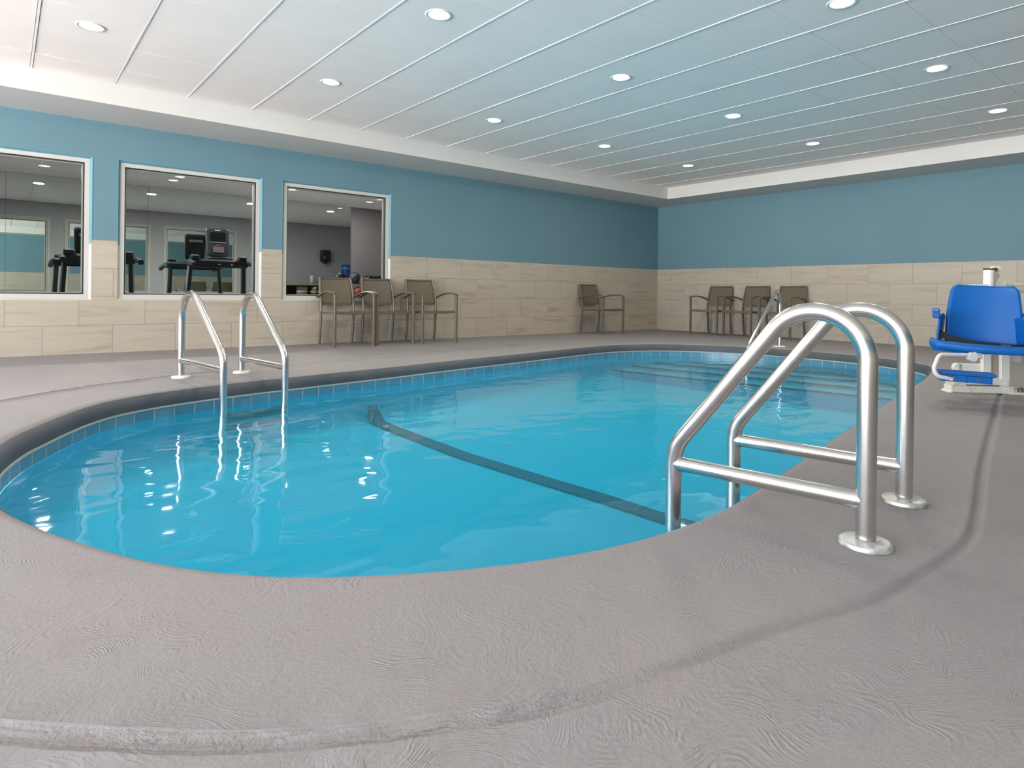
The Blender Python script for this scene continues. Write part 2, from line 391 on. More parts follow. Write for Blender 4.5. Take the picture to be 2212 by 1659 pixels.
# make rectangle corners exact
for cx, cy in ((RECT[0],RECT[1]),(RECT[0],RECT[3]),(RECT[2],RECT[1]),(RECT[2],RECT[3])):
    k = min(range(NS), key=lambda i: (rect[i]-Vector((cx,cy))).length); rect[k] = Vector((cx,cy))
for t in (.25,.5,.75): rings.append([(*(R0[i].lerp(grv[i], t)), Z0) for i in range(NS)])
def gz(i):
    g = grv[i]
    rough = max(0, min(1, (-9.2 - g.x)/.5)) if g.y < -5 else .8
    return rough
crumb = {}
rnd = random.Random(3)
nz1 = [rnd.random() for _ in range(NS*12)]
for k, (w, dz) in enumerate(((-.055,0),(-.040,.0022),(-.028,-.002),(-.016,-.0075),(-.004,-.0095),(.008,-.0085),(.020,-.004),(.033,.0015),(.05,0))):
    ring = []
    for i in range(NS):
        g = grv[i]; d = dirs[i].normalized(); r = gz(i)
        far_ = g.y > -3.4
        wide = (.24 if far_ else .68)*(1 - .2*r)
        j = (nz1[(i*9+k) % len(nz1)] - .5)*r
        dzz = dz*(1.7 if far_ else 1.1-.85*r) + (j*.006 if abs(w) < .045 else 0)
        if far_ and g.x > -8.9: dzz *= .35
        if g.x > -5 and g.y > -6.5: dzz *= .15
        q = g + d*(w*wide + j*.006)
        ring.append((q.x, q.y, Z0 + dzz))
    rings.append(ring); crumb[len(rings)-1] = [gz(i)*(1.0 if abs(w) < .045 else 0.0)*(.45+.55*nz1[i//5]) for i in range(NS)]
for t in (.3, .7, 1.0): rings.append([(*((grv[i] + dirs[i].normalized()*.05).lerp(rect[i], t)), Z0) for i in range(NS)])
mb = MB(); vs = [v for r in rings for v in r]; nr = len(rings)
f1 = []; f2 = []
for r in range(nr-1):
    for i in range(NS):
        q = (r*NS+i, r*NS+(i+1)%NS, (r+1)*NS+(i+1)%NS, (r+1)*NS+i); (f1 if r < 6 else f2).append(q)
mb.v = vs; mb.f = f1 + f2; mb.m = [1]*len(f1) + [0]*len(f2); mb.sm = [True]*len(mb.f)
floor = mb.build('floor', [M_deck, M_coping]); at_ = floor.data.attributes.new('crumble', 'FLOAT', 'POINT')
for k, vals in crumb.items():
    for i, v in enumerate(vals): at_.data[k*NS+i].value = v
tag(floor, 'grey trowelled concrete pool deck with a rounded slate coping edge', kind='structure')

# pool basin, tile band, grout, steps --------------------------------------
pool = thing('swimming_pool', (0,0,0), 0, 'long oval swimming pool lined with turquoise plaster and blue waterline tiles', 'swimming pool')
def zbot(y): return -.5 - .033*(-2.86 - y)
mb = MB()
ringsB = []
ringsB.append([(*p, -.2) for p in off(-.004)])
for d, f in ((-.004,.0),(-.004,.5),(-.02,.8),(-.05,.93),(-.11,1.0)):
    ringsB.append([(p.x, p.y, -.217 + (zbot(p.y)+.217)*f) for p in off(d)])
vsB = [v for r in ringsB for v in r]
fB = [(r*NS+i, r*NS+(i+1)%NS, (r+1)*NS+(i+1)%NS, (r+1)*NS+i) for r in range(1, len(ringsB)-1) for i in range(NS)]
last = len(ringsB)-1; axis = []
for i in range(NS):  # fan rows toward a spine so the floor slopes smoothly
    p = off(-.11)[i] if False else Vector(ringsB[last][i][:2])
    sx = max(-8.6, min(-4.2, p.x)); sy = -4.9 + (sx+8.6)*.182
    axis.append((sx, sy, zbot(sy)))
base = len(vsB); vsB += axis
fB += [(last*NS+i, last*NS+(i+1)%NS, base+(i+1)%NS, base+i) for i in range(NS)]
mb.v = vsB; mb.f = fB; mb.m = [0]*len(fB); mb.sm = [True]*len(fB)
mb.build('basin', M_basin, pool)
mb = MB(); P1 = off(-.003)
mb.v = [(*p, ZF-.008) for p in P1] + [(*p, -.219) for p in P1]
mb.f = [(i, (i+1)%NS, NS+(i+1)%NS, NS+i) for i in range(NS)]; mb.m = [0]*NS; mb.sm = [True]*NS
tb = mb.build('tile_band', M_ptile, pool)
uvl = tb.data.uv_layers.new(name='UVMap')
for poly in tb.data.polygons:
    vsx = list(poly.vertices); wrap = (0 in [v % NS for v in vsx]) and (NS-1 in [v % NS for v in vsx])
    for li, vi in zip(poly.loop_indices, vsx):
        k = vi % NS
        if wrap and k == 0: k = NS
        uvl.data[li].uv = (k*PERIM/NS, .1 + (.15 if vi < NS else 0))
mb = MB(); 
for d0, d1, za, zb in ((-.007,-.007,ZF+.001,ZF-.010),(-.007,.02,ZF-.010,ZF-.010),(.02,-.007,ZF+.001,ZF+.001)):
    A = off(d0); B = off(d1)
    mb.add([(*p, za) for p in A] + [(*p, zb) for p in B], [(i,(i+1)%NS,NS+(i+1)%NS,NS+i) for i in range(NS)], 0, True)
mb.build('grout_line', M_grout, pool)
STEP = [(-.238,[(-2.72,-2.2),(-2.66,-2.55),(-2.58,-2.85),(-2.52,-3.18),(-2.47,-3.47),(-2.42,-3.99),(-2.39,-4.55),(-2.40,-5.6)]),
        (-.28,[(-2.86,-1.95),(-2.80,-2.6),(-2.74,-3.1),(-2.69,-3.549),(-2.62,-4.057),(-2.51,-4.688),(-2.438,-5.049),(-2.33,-6.0)]),
        (-.31,[(-3.20,-1.95),(-3.08,-2.7),(-2.99,-3.2),(-2.955,-3.744),(-2.88,-4.147),(-2.75,-4.793),(-2.69,-5.308),(-2.62,-6.2)]),
        (-.345,[(-3.50,-1.9),(-3.44,-2.757),(-3.32,-3.45),(-3.17,-4.279),(-3.06,-4.927),(-3.0,-5.424),(-2.9,-6.3)]),
        (-.385,[(-3.85,-2.0),(-3.76,-2.9),(-3.64,-3.6),(-3.5,-4.3),(-3.38,-5.0),(-3.28,-5.7),(-3.2,-6.2)])]
def inside(p):
    c = False; N = len(OUT); x, y = p
    for i in range(0, N):
        a = OUT[i]; b = OUT[(i+1) % N]
        if (a.y > y) != (b.y > y) and x < (b.x-a.x)*(y-a.y)/(b.y-a.y)+a.x: c = not c
    return c
def polyresamp(P, n):
    P = [Vector(p) for p in P]; L = [0]
    for i in range(len(P)-1): L.append(L[-1]+(P[i+1]-P[i]).length)
    out = []
    for j in range(n+1):
        s = L[-1]*j/n; k = 0
        while k < len(P)-2 and L[k+1] < s: k += 1
        out.append(P[k].lerp(P[k+1], (s-L[k])/(L[k+1]-L[k])))
    return out
for z, ln in STEP:
    pl = [p for p in polyresamp(ln, 90) if inside(p + Vector((-.03,0)))]
    # tread polygon: nosing line, then round the pool wall back to its start
    a = min(range(NS), key=lambda i: (OUT[i]-pl[0]).length); b = min(range(NS), key=lambda i: (OUT[i]-pl[-1]).length)
    IN = off(-.006)
    seq = []; k = b
    while k != a and len(seq) < NS: seq.append(IN[k]); k = (k-1) % NS
    if len(seq) > NS/2:
        seq = []; k = b
        while k != a and len(seq) < NS: seq.append(IN[k]); k = (k+1) % NS
    mb = MB(); mb.prism([tuple(p) for p in pl] + [tuple(p) for p in seq], z-.25, z)
    st = mb.build('step', M_basin, pool)
    mb = MB(); vs = []
    for i, p in enumerate(pl):
        t = (pl[min(i+1,len(pl)-1)]-pl[max(i-1,0)]).normalized(); n = Vector((-t.y,t.x)); n = n if n.x > 0 else -n
        vs += [(p.x-n.x*.003, p.y-n.y*.003, z-.012), (p.x-n.x*.003, p.y-n.y*.003, z+.002), (p.x+n.x*.055, p.y+n.y*.055, z+.002)]
    mb.add(vs, [(3*i+k, 3*i+3+k, 3*i+4+k, 3*i+1+k) for i in range(len(pl)-1) for k in (0,1)])
    tag(mb.build('step_nosing', M_black, st), 'black line along the step edge')
LINE = [(-7.80,-2.90,-.37),(-7.796,-2.94,-.46),(-7.797,-3.02,None),(-7.79,-3.291,None),(-7.74,-4.22,None),(-7.61,-5.055,None),(-7.545,-5.417,None),(-7.493,-5.858,None),(-7.41,-6.2,None),(-7.35,-6.5,None)]
mb = MB(); vs = []; PL = [Vector((x,y,(z if z else zbot(y))+.012)) for x,y,z in LINE]
for i, p in enumerate(PL):
    t = (PL[min(i+1,len(PL)-1)]-PL[max(i-1,0)]); t = Vector((t.x,t.y)).normalized(); n = Vector((-t.y,t.x)); w = .07 if i else .045
    vs += [(p.x-n.x*w, p.y-n.y*w, p.z), (p.x+n.x*w, p.y+n.y*w, p.z)]
mb.add(vs, [(2*i,2*i+1,2*i+3,2*i+2) for i in range(len(PL)-1)])
tag(mb.build('depth_line', M_black, pool), 'dark stripe across the pool floor')
mb = MB(); mb.v = [(*p, -.212) for p in off(-.0025)]; mb.f = [list(range(NS))]; mb.m = [0]; mb.sm = [True]
tag(mb.build('pool_water', M_water), 'clear turquoise water with gentle ripples filling the oval pool', 'water', kind='stuff')

# ------------------------------------------------------------------ shell
ZS = 2.4445; ZC = 2.654; YB = -11.3; XL = -16.4
WINS = [(-11.17,-9.632),(-9.394,-7.869),(-7.615,-6.082)]; WZ0, WZ1 = .528, 2.057; TH = .13
mb = MB()
xs = [XL] + [v for w in WINS for v in w] + [.12]
def wallquad(x0, x1, z0, z1):
    mb.box((x0, 0, z0), (x1, TH, z1))
for i in range(0, len(xs), 2): wallquad(xs[i], xs[i+1], -.6, 2.9)
for (a, b) in WINS: wallquad(a, b, -.6, WZ0); wallquad(a, b, WZ1, 2.9)
# gym-side faces get the grey paint
mbL = mb
for fi, f in enumerate(mbL.f):
    ys = [mbL.v[i][1] for i in f]
    if min(ys) > TH - 1e-4: mbL.m[fi] = 1
tag(mbL.build('wall_left', [M_wallL, M_gymwall]), kind='structure')
mb = MB(); mb.box((0, YB, -.6), (.12, 0, 2.9)); tag(mb.build('wall_right', M_wallR), kind='structure')
BOP = []
mb = MB(); xs2 = [XL-.12] + [v for w in BOP for v in w[:2]] + [.12]
for i in range(0, len(xs2), 2): mb.box((xs2[i], YB-.12, -.6), (xs2[i+1], YB, 2.9))
for a, b, z0 in BOP: mb.box((a, YB-.12, -.6), (b, YB, z0)); mb.box((a, YB-.12, 2.38), (b, YB, 2.9))
tag(mb.build('wall_behind', M_wallL), kind='structure')
for i, (a, b, z0) in enumerate(BOP):
    mb = MB(); mb.box((a, YB-.09, z0), (a+.05, YB-.03, 2.38)); mb.box((b-.05, YB-.09, z0), (b, YB-.03, 2.38)); mb.box((a+.05, YB-.09, z0), (b-.05, YB-.03, z0+.05)); mb.box((a+.05, YB-.09, 2.33), (b-.05, YB-.03, 2.38))
    tag(mb.build('window_%d' % (i+8), M_frame), kind='structure')
# daylight wall with three big openings (out of frame on the left)
OPEN = [(-10.9,-8.9),(-8.3,-6.3),(-5.7,-3.7),(-3.0,-.9)]; OZ0, OZ1 = .06, 2.38
mb = MB(); ys = [YB] + [v for w in OPEN for v in w] + [0.0]
for i in range(0, len(ys), 2): mb.box((XL-.12, ys[i], -.6), (XL, ys[i+1], 2.9))
for a, b in OPEN: mb.box((XL-.12, a, -.6), (XL, b, OZ0)); mb.box((XL-.12, a, OZ1), (XL, b, 2.9))
tag(mb.build('wall_daylight', M_wallR), kind='structure')
for i, (a, b) in enumerate(OPEN):
    w = MB(); 
    for (p, q) in (((XL-.09,a,OZ0),(XL-.03,a+.05,OZ1)),((XL-.09,b-.05,OZ0),(XL-.03,b,OZ1)),((XL-.09,a,OZ0),(XL-.03,b,OZ0+.05)),((XL-.09,a,OZ1-.05),(XL-.03,b,OZ1)),((XL-.09,(a+b)/2-.025,OZ0),(XL-.03,(a+b)/2+.025,OZ1))): w.box(p, q)
    tag(w.build('window_%d' % (i+4), M_frame), kind='structure')
# soffit ring around the raised ceiling
IX0, IX1, IY0, IY1 = -15.6, -.785, -10.5, -.815
mb = MB()
for a, b in (((XL, IY1, ZS), (0, 0, 2.9)), ((XL, YB, ZS), (0, IY0, 2.9)), ((IX1, IY0, ZS), (0, IY1, 2.9)), ((XL, IY0, ZS), (IX0, IY1, 2.9))): mb.box(a, b)
tag(mb.build('trim_1', M_white), 'white soffit band around the raised ceiling', kind='structure')
# suspended ceiling: lay-in tiles and tees
mb = MB(); GX = .6435; GY = .637
gx = [-6.317 + GX*k for k in range(-15, 10)]; gy = [-3.84 + GY*k for k in range(-11, 6)]
gx = [IX0] + [g for g in gx if IX0+.03 < g < IX1-.03] + [IX1]; gy = [IY0] + [g for g in gy if IY0+.03 < g < IY1-.03] + [IY1]
mb.box((IX0, IY0, ZC+.03), (IX1, IY1, ZC+.05), 0)
rn = random.Random(5)
for i in range(len(gx)-1):
    for j in range(len(gy)-1):
        dz = rn.uniform(-.0008,.0008)
        x0, x1, y0, y1 = gx[i]+.012, gx[i+1]-.012, gy[j]+.0022, gy[j+1]-.0022
        t1, t2 = rn.uniform(-.001,.001), rn.uniform(-.001,.001)
        vs = [(x0,y0,ZC+dz+t1),(x1,y0,ZC+dz-t1),(x1,y1,ZC+dz+t2),(x0,y1,ZC+dz-t2),(x0,y0,ZC+.03),(x1,y0,ZC+.03),(x1,y1,ZC+.03),(x0,y1,ZC+.03)]
        mb.add(vs, [(3,2,1,0),(4,5,6,7),(0,1,5,4),(1,2,6,5),(2,3,7,6),(3,0,4,7)], 0)
for g in gx[1:-1]: mb.box((g-.0075, IY0, ZC-.003), (g+.0075, IY1, ZC+.02), 1)
for g in gy[1:-1]: mb.box((IX0, g-.004, ZC+.004), (IX1, g+.004, ZC+.02), 0)
tag(mb.build('ceiling', [M_ctile, M_tee]), kind='structure')

# windows between pool and gym ----------------------------------------------
def ring_frame(mb, x0, x1, z0, z1, w, ya, yb, mi=0):
    mb.box((x0,ya,z0),(x0+w,yb,z1),mi); mb.box((x1-w,ya,z0),(x1,yb,z1),mi); mb.box((x0+w,ya,z0),(x1-w,yb,z0+w),mi); mb.box((x0+w,ya,z1-w),(x1-w,yb,z1),mi)
for i, (a, b) in enumerate(WINS):
    # splayed painted reveal (blue above the tile line, white below)
    mb = MB(); s = .024; dy = .032; zt = 1.13
    def q(p, mi): mb.add(p, [(0,1,2,3)], mi)
    for (X, sg) in ((a, 1), (b, -1)):
        q([(X,0,zt),(X+sg*s,dy,zt),(X+sg*s,dy,WZ1-s),(X,0,WZ1)], 1)
        q([(X,0,WZ0),(X+sg*s,dy,WZ0+s),(X+sg*s,dy,zt),(X,0,zt)], 0)
    q([(a,0,WZ1),(b,0,WZ1),(b-s,dy,WZ1-s),(a+s,dy,WZ1-s)], 1)
    q([(a,0,WZ0),(b,0,WZ0),(b-s,dy,WZ0+s),(a+s,dy,WZ0+s)], 0)
    # small raised bead where the casing meets the wall
    ring_frame(mb, a+s-.002, b-s+.002, WZ0+s-.002, WZ1-s+.002, .042, dy-.004, TH-.005, 0)
    # blue reveal bead
    for (X, sg) in ((a, 1), (b, -1)): mb.box((X+sg*.0,-.003,zt+.03),(X-sg*.006,.004,WZ1), 1)
    mb.box((a-.006,-.003,WZ1),(b+.006,.004,WZ1+.006), 1)
    ring_frame(mb, a, b, WZ0, WZ1, .038, TH-.01, TH+.012, 0)     # gym side casing
    w = mb.build('window_%d' % (i+1), [M_frame, M_blue]); tag(w, kind='structure')
    g = MB(); ring_frame(g, a+.064, b-.064, WZ0+.064, WZ1-.064, .010, dy+.008, dy+.03); g.build('gasket', M_gasket, w)
    g = MB(); g.box((a+.068, dy+.022, WZ0+.068), (b-.068, dy+.026, WZ1-.068)); g.build('pane', M_glass, w)
    g = MB(); ring_frame(g, a+.074, b-.074, WZ0+.07, WZ1-.074, .012, dy+.045, TH-.02); g.build('glazing_bead', M_frame, w)

# ------------------------------------------------------------------ gym
YM = 3.85; GZ = 2.36; GXL, GXR = -12.8, -2.7
mb = MB(); mb.box((GXL, TH, -.16), (GXR, YM+.05, -.04)); tag(mb.build('floor_gym', M_gymfloor), kind='structure')
mb = MB(); mb.box((GXL, YM, -.04), (GXR, YM+.1, 2.6)); tag(mb.build('wall_gym_mirror_side', paint_mat('shaded_mauve_gym_paint', (.155,.14,.15), .6, .02)), kind='structure')  # mauve-grey gym paint, darkened in its colour to offset excess light here
mb = MB(); mb.box((GXR, TH, -.04), (GXR+.1, YM, 2.6)); tag(mb.build('wall_gym_right', M_gymwall), kind='structure')
mb = MB(); mb.box((GXL-.1, TH, -.04), (GXL, YM, 2.6)); tag(mb.build('wall_gym_left', M_gymwall), kind='structure')
mb = MB(); gxs = [-8.1+.6205*k for k in range(-7, 9)]; gys = [YM-.61*k for k in range(1, 7)]
gxa = [GXL]+gxs+[GXR]; gya = sorted([TH]+gys+[YM])
for i in range(len(gxa)-1):
    for j in range(len(gya)-1): mb.box((gxa[i]+.011, gya[j]+.003, GZ), (gxa[i+1]-.011, gya[j+1]-.003, GZ+.02), 0)
mb.box((GXL, TH, GZ+.02), (GXR, YM, GZ+.05), 0)
for g in gxs: mb.box((g-.008, TH, GZ-.003), (g+.008, YM, GZ+.015), 1)
tag(mb.build('ceiling_gym', [M_gymceil, M_gtee]), kind='structure')
edges = [-12.17,-10.337,-8.503,-6.70,-4.925]
lab = ['frameless wall mirror seen through the left window, on the left of its seam','frameless wall mirror behind the treadmills, seen through the left and middle windows','frameless wall mirror seen through the middle window, right of its seam','frameless wall mirror seen through the right window, reflecting the towel shelf']
for i in range(4):
    mb = MB(); mb.box((edges[i]+.0015, YM-.012, .25), (edges[i+1]-.0015, YM-.004, GZ-.002)); tag(mb.build('wall_mirror', M_mirror), lab[i], 'mirror', 'mirror panels on the gym wall')

# treadmills
M_tblack = mat('treadmill_black_plastic', (.008,.010,.012), .5, 0, .2); M_tgrey = mat('treadmill_grey_frame', (.16,.17,.18), .35, .4)
M_screen = mat('dark_screen', (.002,.002,.003), .08); M_badge = mat('silver_badge', (.5,.5,.46), .35, .5); M_paper = mat('pale_notice', (.05,.042,.042), .7); M_maroon = mat('maroon_print', (.12,.02,.04), .6)
def make_treadmill(label):
    T = thing('treadmill', (0,0,-.04), 0, label, 'treadmill', 'treadmills facing the gym mirror')
    mb = MB(); mb.box((-.36,-1.75,.06),(.36,.35,.17),0,bev=.02); mb.box((-.44,-1.7,.12),(-.30,.2,.19),0,bev=.02); mb.box((.30,-1.7,.12),(.44,.2,.19),0,bev=.02); mb.box((-.4,-1.75,0),(-.3,-1.6,.07)); mb.box((.3,-1.75,0),(.4,-1.6,.07)); mb.box((-.4,.4,0),(.4,.5,.07)); mb.build('deck', M_tblack, T)
    mb = MB(); mb.box((-.28,-1.72,.165),(.28,.1,.178),0,bev=.004); mb.build('running_belt', mat('running_belt_rubber',(.01,.01,.01),.9), T)
    mb = MB(); mb.prism([(-.42,.05),(-.36,.55),(.36,.55),(.42,.05)], .10, .30); mb.build('motor_hood', M_tblack, T)
    for sg in (-1,1):
        mb = MB(); mb.sweep([(sg*.45,.22,.12),(sg*.425,.10,.6),(sg*.40,.02,1.11)], .05, .10, side=(1,0,0), bev=.012)
        up = mb.build('upright', M_tblack, T)
        mb = MB(); mb.sweep([(sg*.485,.20,.12),(sg*.458,.08,.6),(sg*.43,.0,1.13)], .022, .085, side=(1,0,0), bev=.006); mb.build('upright_cover', M_tgrey, up)
        mb = MB(); mb.sweep([(sg*.42,.04,1.13),(sg*.45,-.1,1.14),(sg*.46,-.35,1.11),(sg*.46,-.52,1.08)], .075, .075, side=(1,0,0), bev=.02); mb.build('handrail', M_tblack, T)
        mb = MB(); mb.box((sg*.36-.07,-.12,1.16),(sg*.36+.07,-.02,1.26),0,bev=.025); mb.build('cup_holder', M_tblack, T)
    mb = MB(); mb.box((-.46,-.10,1.06),(.46,.07,1.19),0,bev=.03); cb = mb.build('crossbar', M_tblack, T)
    mb = MB(); mb.tube([(-.18,-.16,1.20),(0,-.24,1.21),(.18,-.16,1.20)], .018, 10); mb.build('grip_bar', M_tblack, T)
    mb = MB(); mb.sweep([(0,.0,1.10),(0,.03,1.22),(0,.05,1.32)], .20, .07, side=(1,0,0), bev=.02); mb.build('neck', M_tblack, T)
    # console head: rounded tapering slab
    def outl(s=1.0):
        pts = []
        for (cx, cz, r, a0, a1) in ((.155,.235,.04,0,90),(-.155,.235,.04,90,180),(-.10,-.16,.08,180,270),(.10,-.16,.08,270,360)):
            for k in range(7):
                a = math.radians(a0+(a1-a0)*k/6); pts.append(((cx+r*math.cos(a))*s, (cz+r*math.sin(a))*s))
        return pts
    mb = MB(); O = outl(); n = len(O); Mt = Matrix.Translation((0,.03,1.455)) @ Matrix.Rotation(math.radians(-12), 4, 'X') @ Matrix.Scale(.93, 4)
    rr = [(.93,-.035),(1.0,-.022),(1.0,.02),(.9,.04)]
    vs = [(x*s, y, z*s) for s, y in rr for x, z in O]
    fs = [(k*n+i, k*n+(i+1)%n, (k+1)*n+(i+1)%n, (k+1)*n+i) for k in range(3) for i in range(n)] + [list(range(n)), [3*n+i for i in range(n)]]
    mb.add(vs, fs, 0, False, Mt); con = mb.build('console', mat('console_shell',(.010,.014,.018),.5,0,.2), T)
    mb = MB(); mb.box((-.125,-.040,.045),(.125,-.034,.20),0,Mt); mb.build('screen', M_screen, con)
    mb = MB(); mb.box((-.045,-.040,.225),(.045,-.034,.243),0,Mt,bev=.002); mb.build('top_badge', M_badge, con)
    mb = MB(); mb.box((-.15,-.040,.005),(.15,-.034,.017),0,Mt); mb.box((-.03,-.04,-.045),(-.008,-.034,-.03),0,Mt); mb.box((.012,-.04,-.045),(.034,-.034,-.03),0,Mt); mb.build('keypad', M_tgrey, con)
    mb = MB(); mb.box((-.09,-.044,-.17),(.09,-.040,-.065),0,Mt); nt_ = mb.build('notice_card', M_paper, con)
    mb = MB(); mb.lathe([(.0001,0),(.045,0)], 20, 0, Mt @ Matrix.Translation((0,-.0445,-.118)) @ Matrix.Rotation(PI/2,4,'X') @ Matrix.Diagonal((1,.5,1,1))); mb.build('printed_emblem', M_maroon, nt_)
    mb = MB(); mb.box((-.12,.041,.13),(.12,.046,.175),0,Mt,bev=.002); bd = mb.build('rear_badge', M_badge, con)
    cu = bpy.data.curves.new('brand_lettering', 'FONT'); cu.body = 'precor'; cu.size = .05; cu.extrude = .001; cu.align_x = 'CENTER'; cu.align_y = 'CENTER'; cu.space_character = 1.3
    cu.materials.append(M_tblack); to = bpy.data.objects.new('brand_lettering', cu); C.objects.link(to)
    bpy.context.view_layer.update()
    lm = bpy.data.meshes.new_from_object(to); bpy.data.objects.remove(to); bpy.data.curves.remove(cu)
    lm.transform(Mt @ Matrix.Translation((0,.0475,.153)) @ Matrix.Rotation(PI,4,'Z') @ Matrix.Rotation(PI/2,4,'X'))
    to = bpy.data.objects.new('brand_lettering', lm); C.objects.link(to); to.parent = bd
    mb = MB(); mb.box((-.02,-.106,1.105),(.02,-.100,1.118)); mb.build('crossbar_badge', M_badge, cb); mb = MB(); mb.box((.18,-.106,1.10),(.205,-.100,1.12)); mb.build('pulse_symbol', M_badge, cb)
    return T
tm = make_treadmill('black treadmill seen whole through the middle window, console facing the pool'); tm.location = (-7.62, 3.03, -.04)
dup(tm, (-9.27, 2.95, -.04), 0, 'black treadmill partly hidden behind the pillar between the left and middle windows')

# towel cabinet, cups, dispenser, cooler, racks (gym wall beside the right window)
M_wood = mat('dark_walnut', (.035,.018,.010), .45); M_wtop = mat('cabinet_top', (.33,.27,.22), .4); M_towel = paint_mat('cream_towel', (.58,.50,.43), .95, .1, 200)
cab = thing('towel_cabinet', (-4.45,TH+.015,-.04), 0, 'dark walnut open shelf cabinet with a pale top seen in the right window', 'cabinet')
mb = MB(); mb.box((-.72,0,.0),(.72,.02,.83)); mb.box((-.72,0,0),(-.70,.45,.83)); mb.box((.70,0,0),(.72,.45,.83)); mb.box((-.70,.02,.50),(.70,.44,.53)); mb.box((-.70,.02,.06),(.70,.44,.09)); mb.box((-.02,.02,.09),(.0,.44,.50)); mb.build('carcass', M_wood, cab)
mb = MB(); mb.box((-.74,0,.83),(.74,.47,.86),0,bev=.004); mb.build('top', M_wtop, cab)
def roll(c, axis, r=.047, L=.26):
    mb = MB(); n = 40; pts = []
    for k in range(n):     # spiral section
        a = k/n*PI*5; rr = r*(.15+.85*k/n); pts.append((rr*math.cos(a), rr*math.sin(a)))
    vs = []; fs = []
    for s in (-L/2, L/2):
        vs += [(x, s, z) for x, z in pts]
    fs = [(i, i+1, n+i+1, n+i) for i in range(n-1)]
    Mx = Matrix.Translation(c) @ (Matrix.Rotation(PI/2,4,'Z') if axis == 'x' else Matrix.Identity(4))
    mb.add(vs, fs, 0, True, Mx)
    mb.lathe([(.0005,-L/2+.004),(r*.93,-L/2+.004),(r*.93,L/2-.004),(.0005,L/2-.004)], 20, 0, Mx @ Matrix.Rotation(PI/2,4,'X'))
    return mb.build('rolled_towel', M_towel)
tl = [(-4.62,.36,.540,'x','bottom left'),(-4.36,.40,.540,'y','bottom middle'),(-4.165,.36,.540,'x','bottom right'),(-4.62,.36,.635,'x','second layer left'),(-4.36,.40,.635,'y','second layer middle'),(-4.165,.36,.635,'x','second layer right'),(-4.62,.36,.725,'x','top layer left'),(-4.34,.40,.725,'y','top layer middle')]
for x,y,z,ax,w in tl:
    tag(roll((x, y+.05, z), ax), 'rolled cream towel in the dark cabinet, ' + w, 'towel', 'rolled towels in the cabinet')
mb = MB(); mb.lathe([(.0005,0),(.032,0),(.040,.22),(.036,.22),(.03,.01)], 24); 
tag(mb.build('cup_stack', mat('white_foam_cup',(.8,.8,.78),.5), loc=(-4.37,.40,.82)), 'stack of white cups standing on the towel cabinet top', 'cups')
M_bgloss = mat('black_gloss_plastic', (.012,.013,.014), .15)
dsp = thing('soap_dispenser', (-3.94,TH,1.36), 0, 'black wall dispenser with a pointed spout above the towel cabinet', 'dispenser')
mb = MB(); mb.box((-.125,0,.08),(.125,.16,.345),0,bev=.02); mb.add([(-.125,0,.08),(.125,0,.08),(.125,.15,.08),(-.125,.15,.08),(-.03,.02,0),(.03,.02,0),(.03,.10,0),(-.03,.10,0)], [(0,1,5,4),(1,2,6,5),(2,3,7,6),(3,0,4,7),(4,5,6,7)]); mb.build('body', M_bgloss, dsp)
mb = MB(); mb.box((-.02,.06,-.025),(.02,.10,.0)); mb.build('nozzle', mat('chrome_nozzle',(.6,.6,.6),.2,1), dsp)
mb = MB(); mb.box((-.07,.161,.11),(-.05,.166,.19)); mb.build('badge', M_badge, dsp)
cl = thing('water_cooler', (-3.47,.45,-.04), 0, 'white water cooler topped with a blue bottle in the mirrored gym corner', 'water cooler')
mb = MB(); mb.box((-.16,-.17,0),(.16,.17,1.02),0,bev=.02); mb.build('cabinet_body', mat('cooler_white',(.7,.7,.72),.4), cl)
mb = MB(); mb.lathe([(.04,0),(.05,.04),(.125,.07),(.13,.13),(.122,.14),(.13,.15),(.13,.22),(.122,.23),(.13,.24),(.13,.32),(.11,.36),(.0005,.365)], 32, 0, Matrix.Translation((0,0,1.02)))
bt = mb.build('water_bottle', mat('translucent_blue_bottle',(.015,.06,.42),.12), cl)
mb = MB(); mb.lathe([(.1315,.235),(.1315,.295)], 32, 0, Matrix.Translation((0,0,1.02))); mb.build('bottle_label', mat('teal_label',(.05,.3,.42),.5), bt)
# racks
M_ball = mat('black_medicine_ball', (.012,.013,.03), .45); M_redball = mat('dark_red_medicine_ball', (.12,.015,.012), .5); M_rack = mat('black_rack_steel', (.02,.02,.022), .4, .5)
rk = thing('ball_rack', (-4.98,3.5,-.04), 0, 'small two tier black ball rack beside the end of the gym mirror', 'rack')
mb = MB()
for z in (.58,.86):
    for yy in (-.075,.075): mb = MB(); mb.tube([(-.16,yy,z),(.16,yy,z)], .012, 8); mb.build('rail', M_rack, rk)
mb = MB()
for x in (-.16,.16): mb.box((x-.015,-.14,0),(x+.015,.14,.03)); mb.box((x-.015,-.03,.03),(x+.015,.03,.9)); mb.box((x-.012,-.08,.57),(x+.012,.08,.59)); mb.box((x-.012,-.08,.85),(x+.012,.08,.87))
mb.build('stand', M_rack, rk)
mb = MB(); mb.sphere((0,0,0), .115); tag(mb.build('medicine_ball', M_ball, loc=(-4.99,3.5,.924)), 'black medicine ball on the upper rail of the ball rack', 'ball', 'medicine balls')
mb = MB(); mb.sphere((0,0,0), .11); tag(mb.build('medicine_ball', M_redball, loc=(-4.91,3.5,.638)), 'dark red medicine ball on the lower rail of the ball rack', 'ball', 'medicine balls')
dr = thing('dumbbell_rack', (-4.2,3.5,-.04), 0, 'dumbbell rack against the grey gym wall at the right edge of the right window', 'rack')
mb = MB(); mb.box((-.56,-.16,.915),(.6,.16,.93)); mb.box((-.56,-.16,.5),(.6,.16,.515)); mb.build('shelf', M_rack, dr)
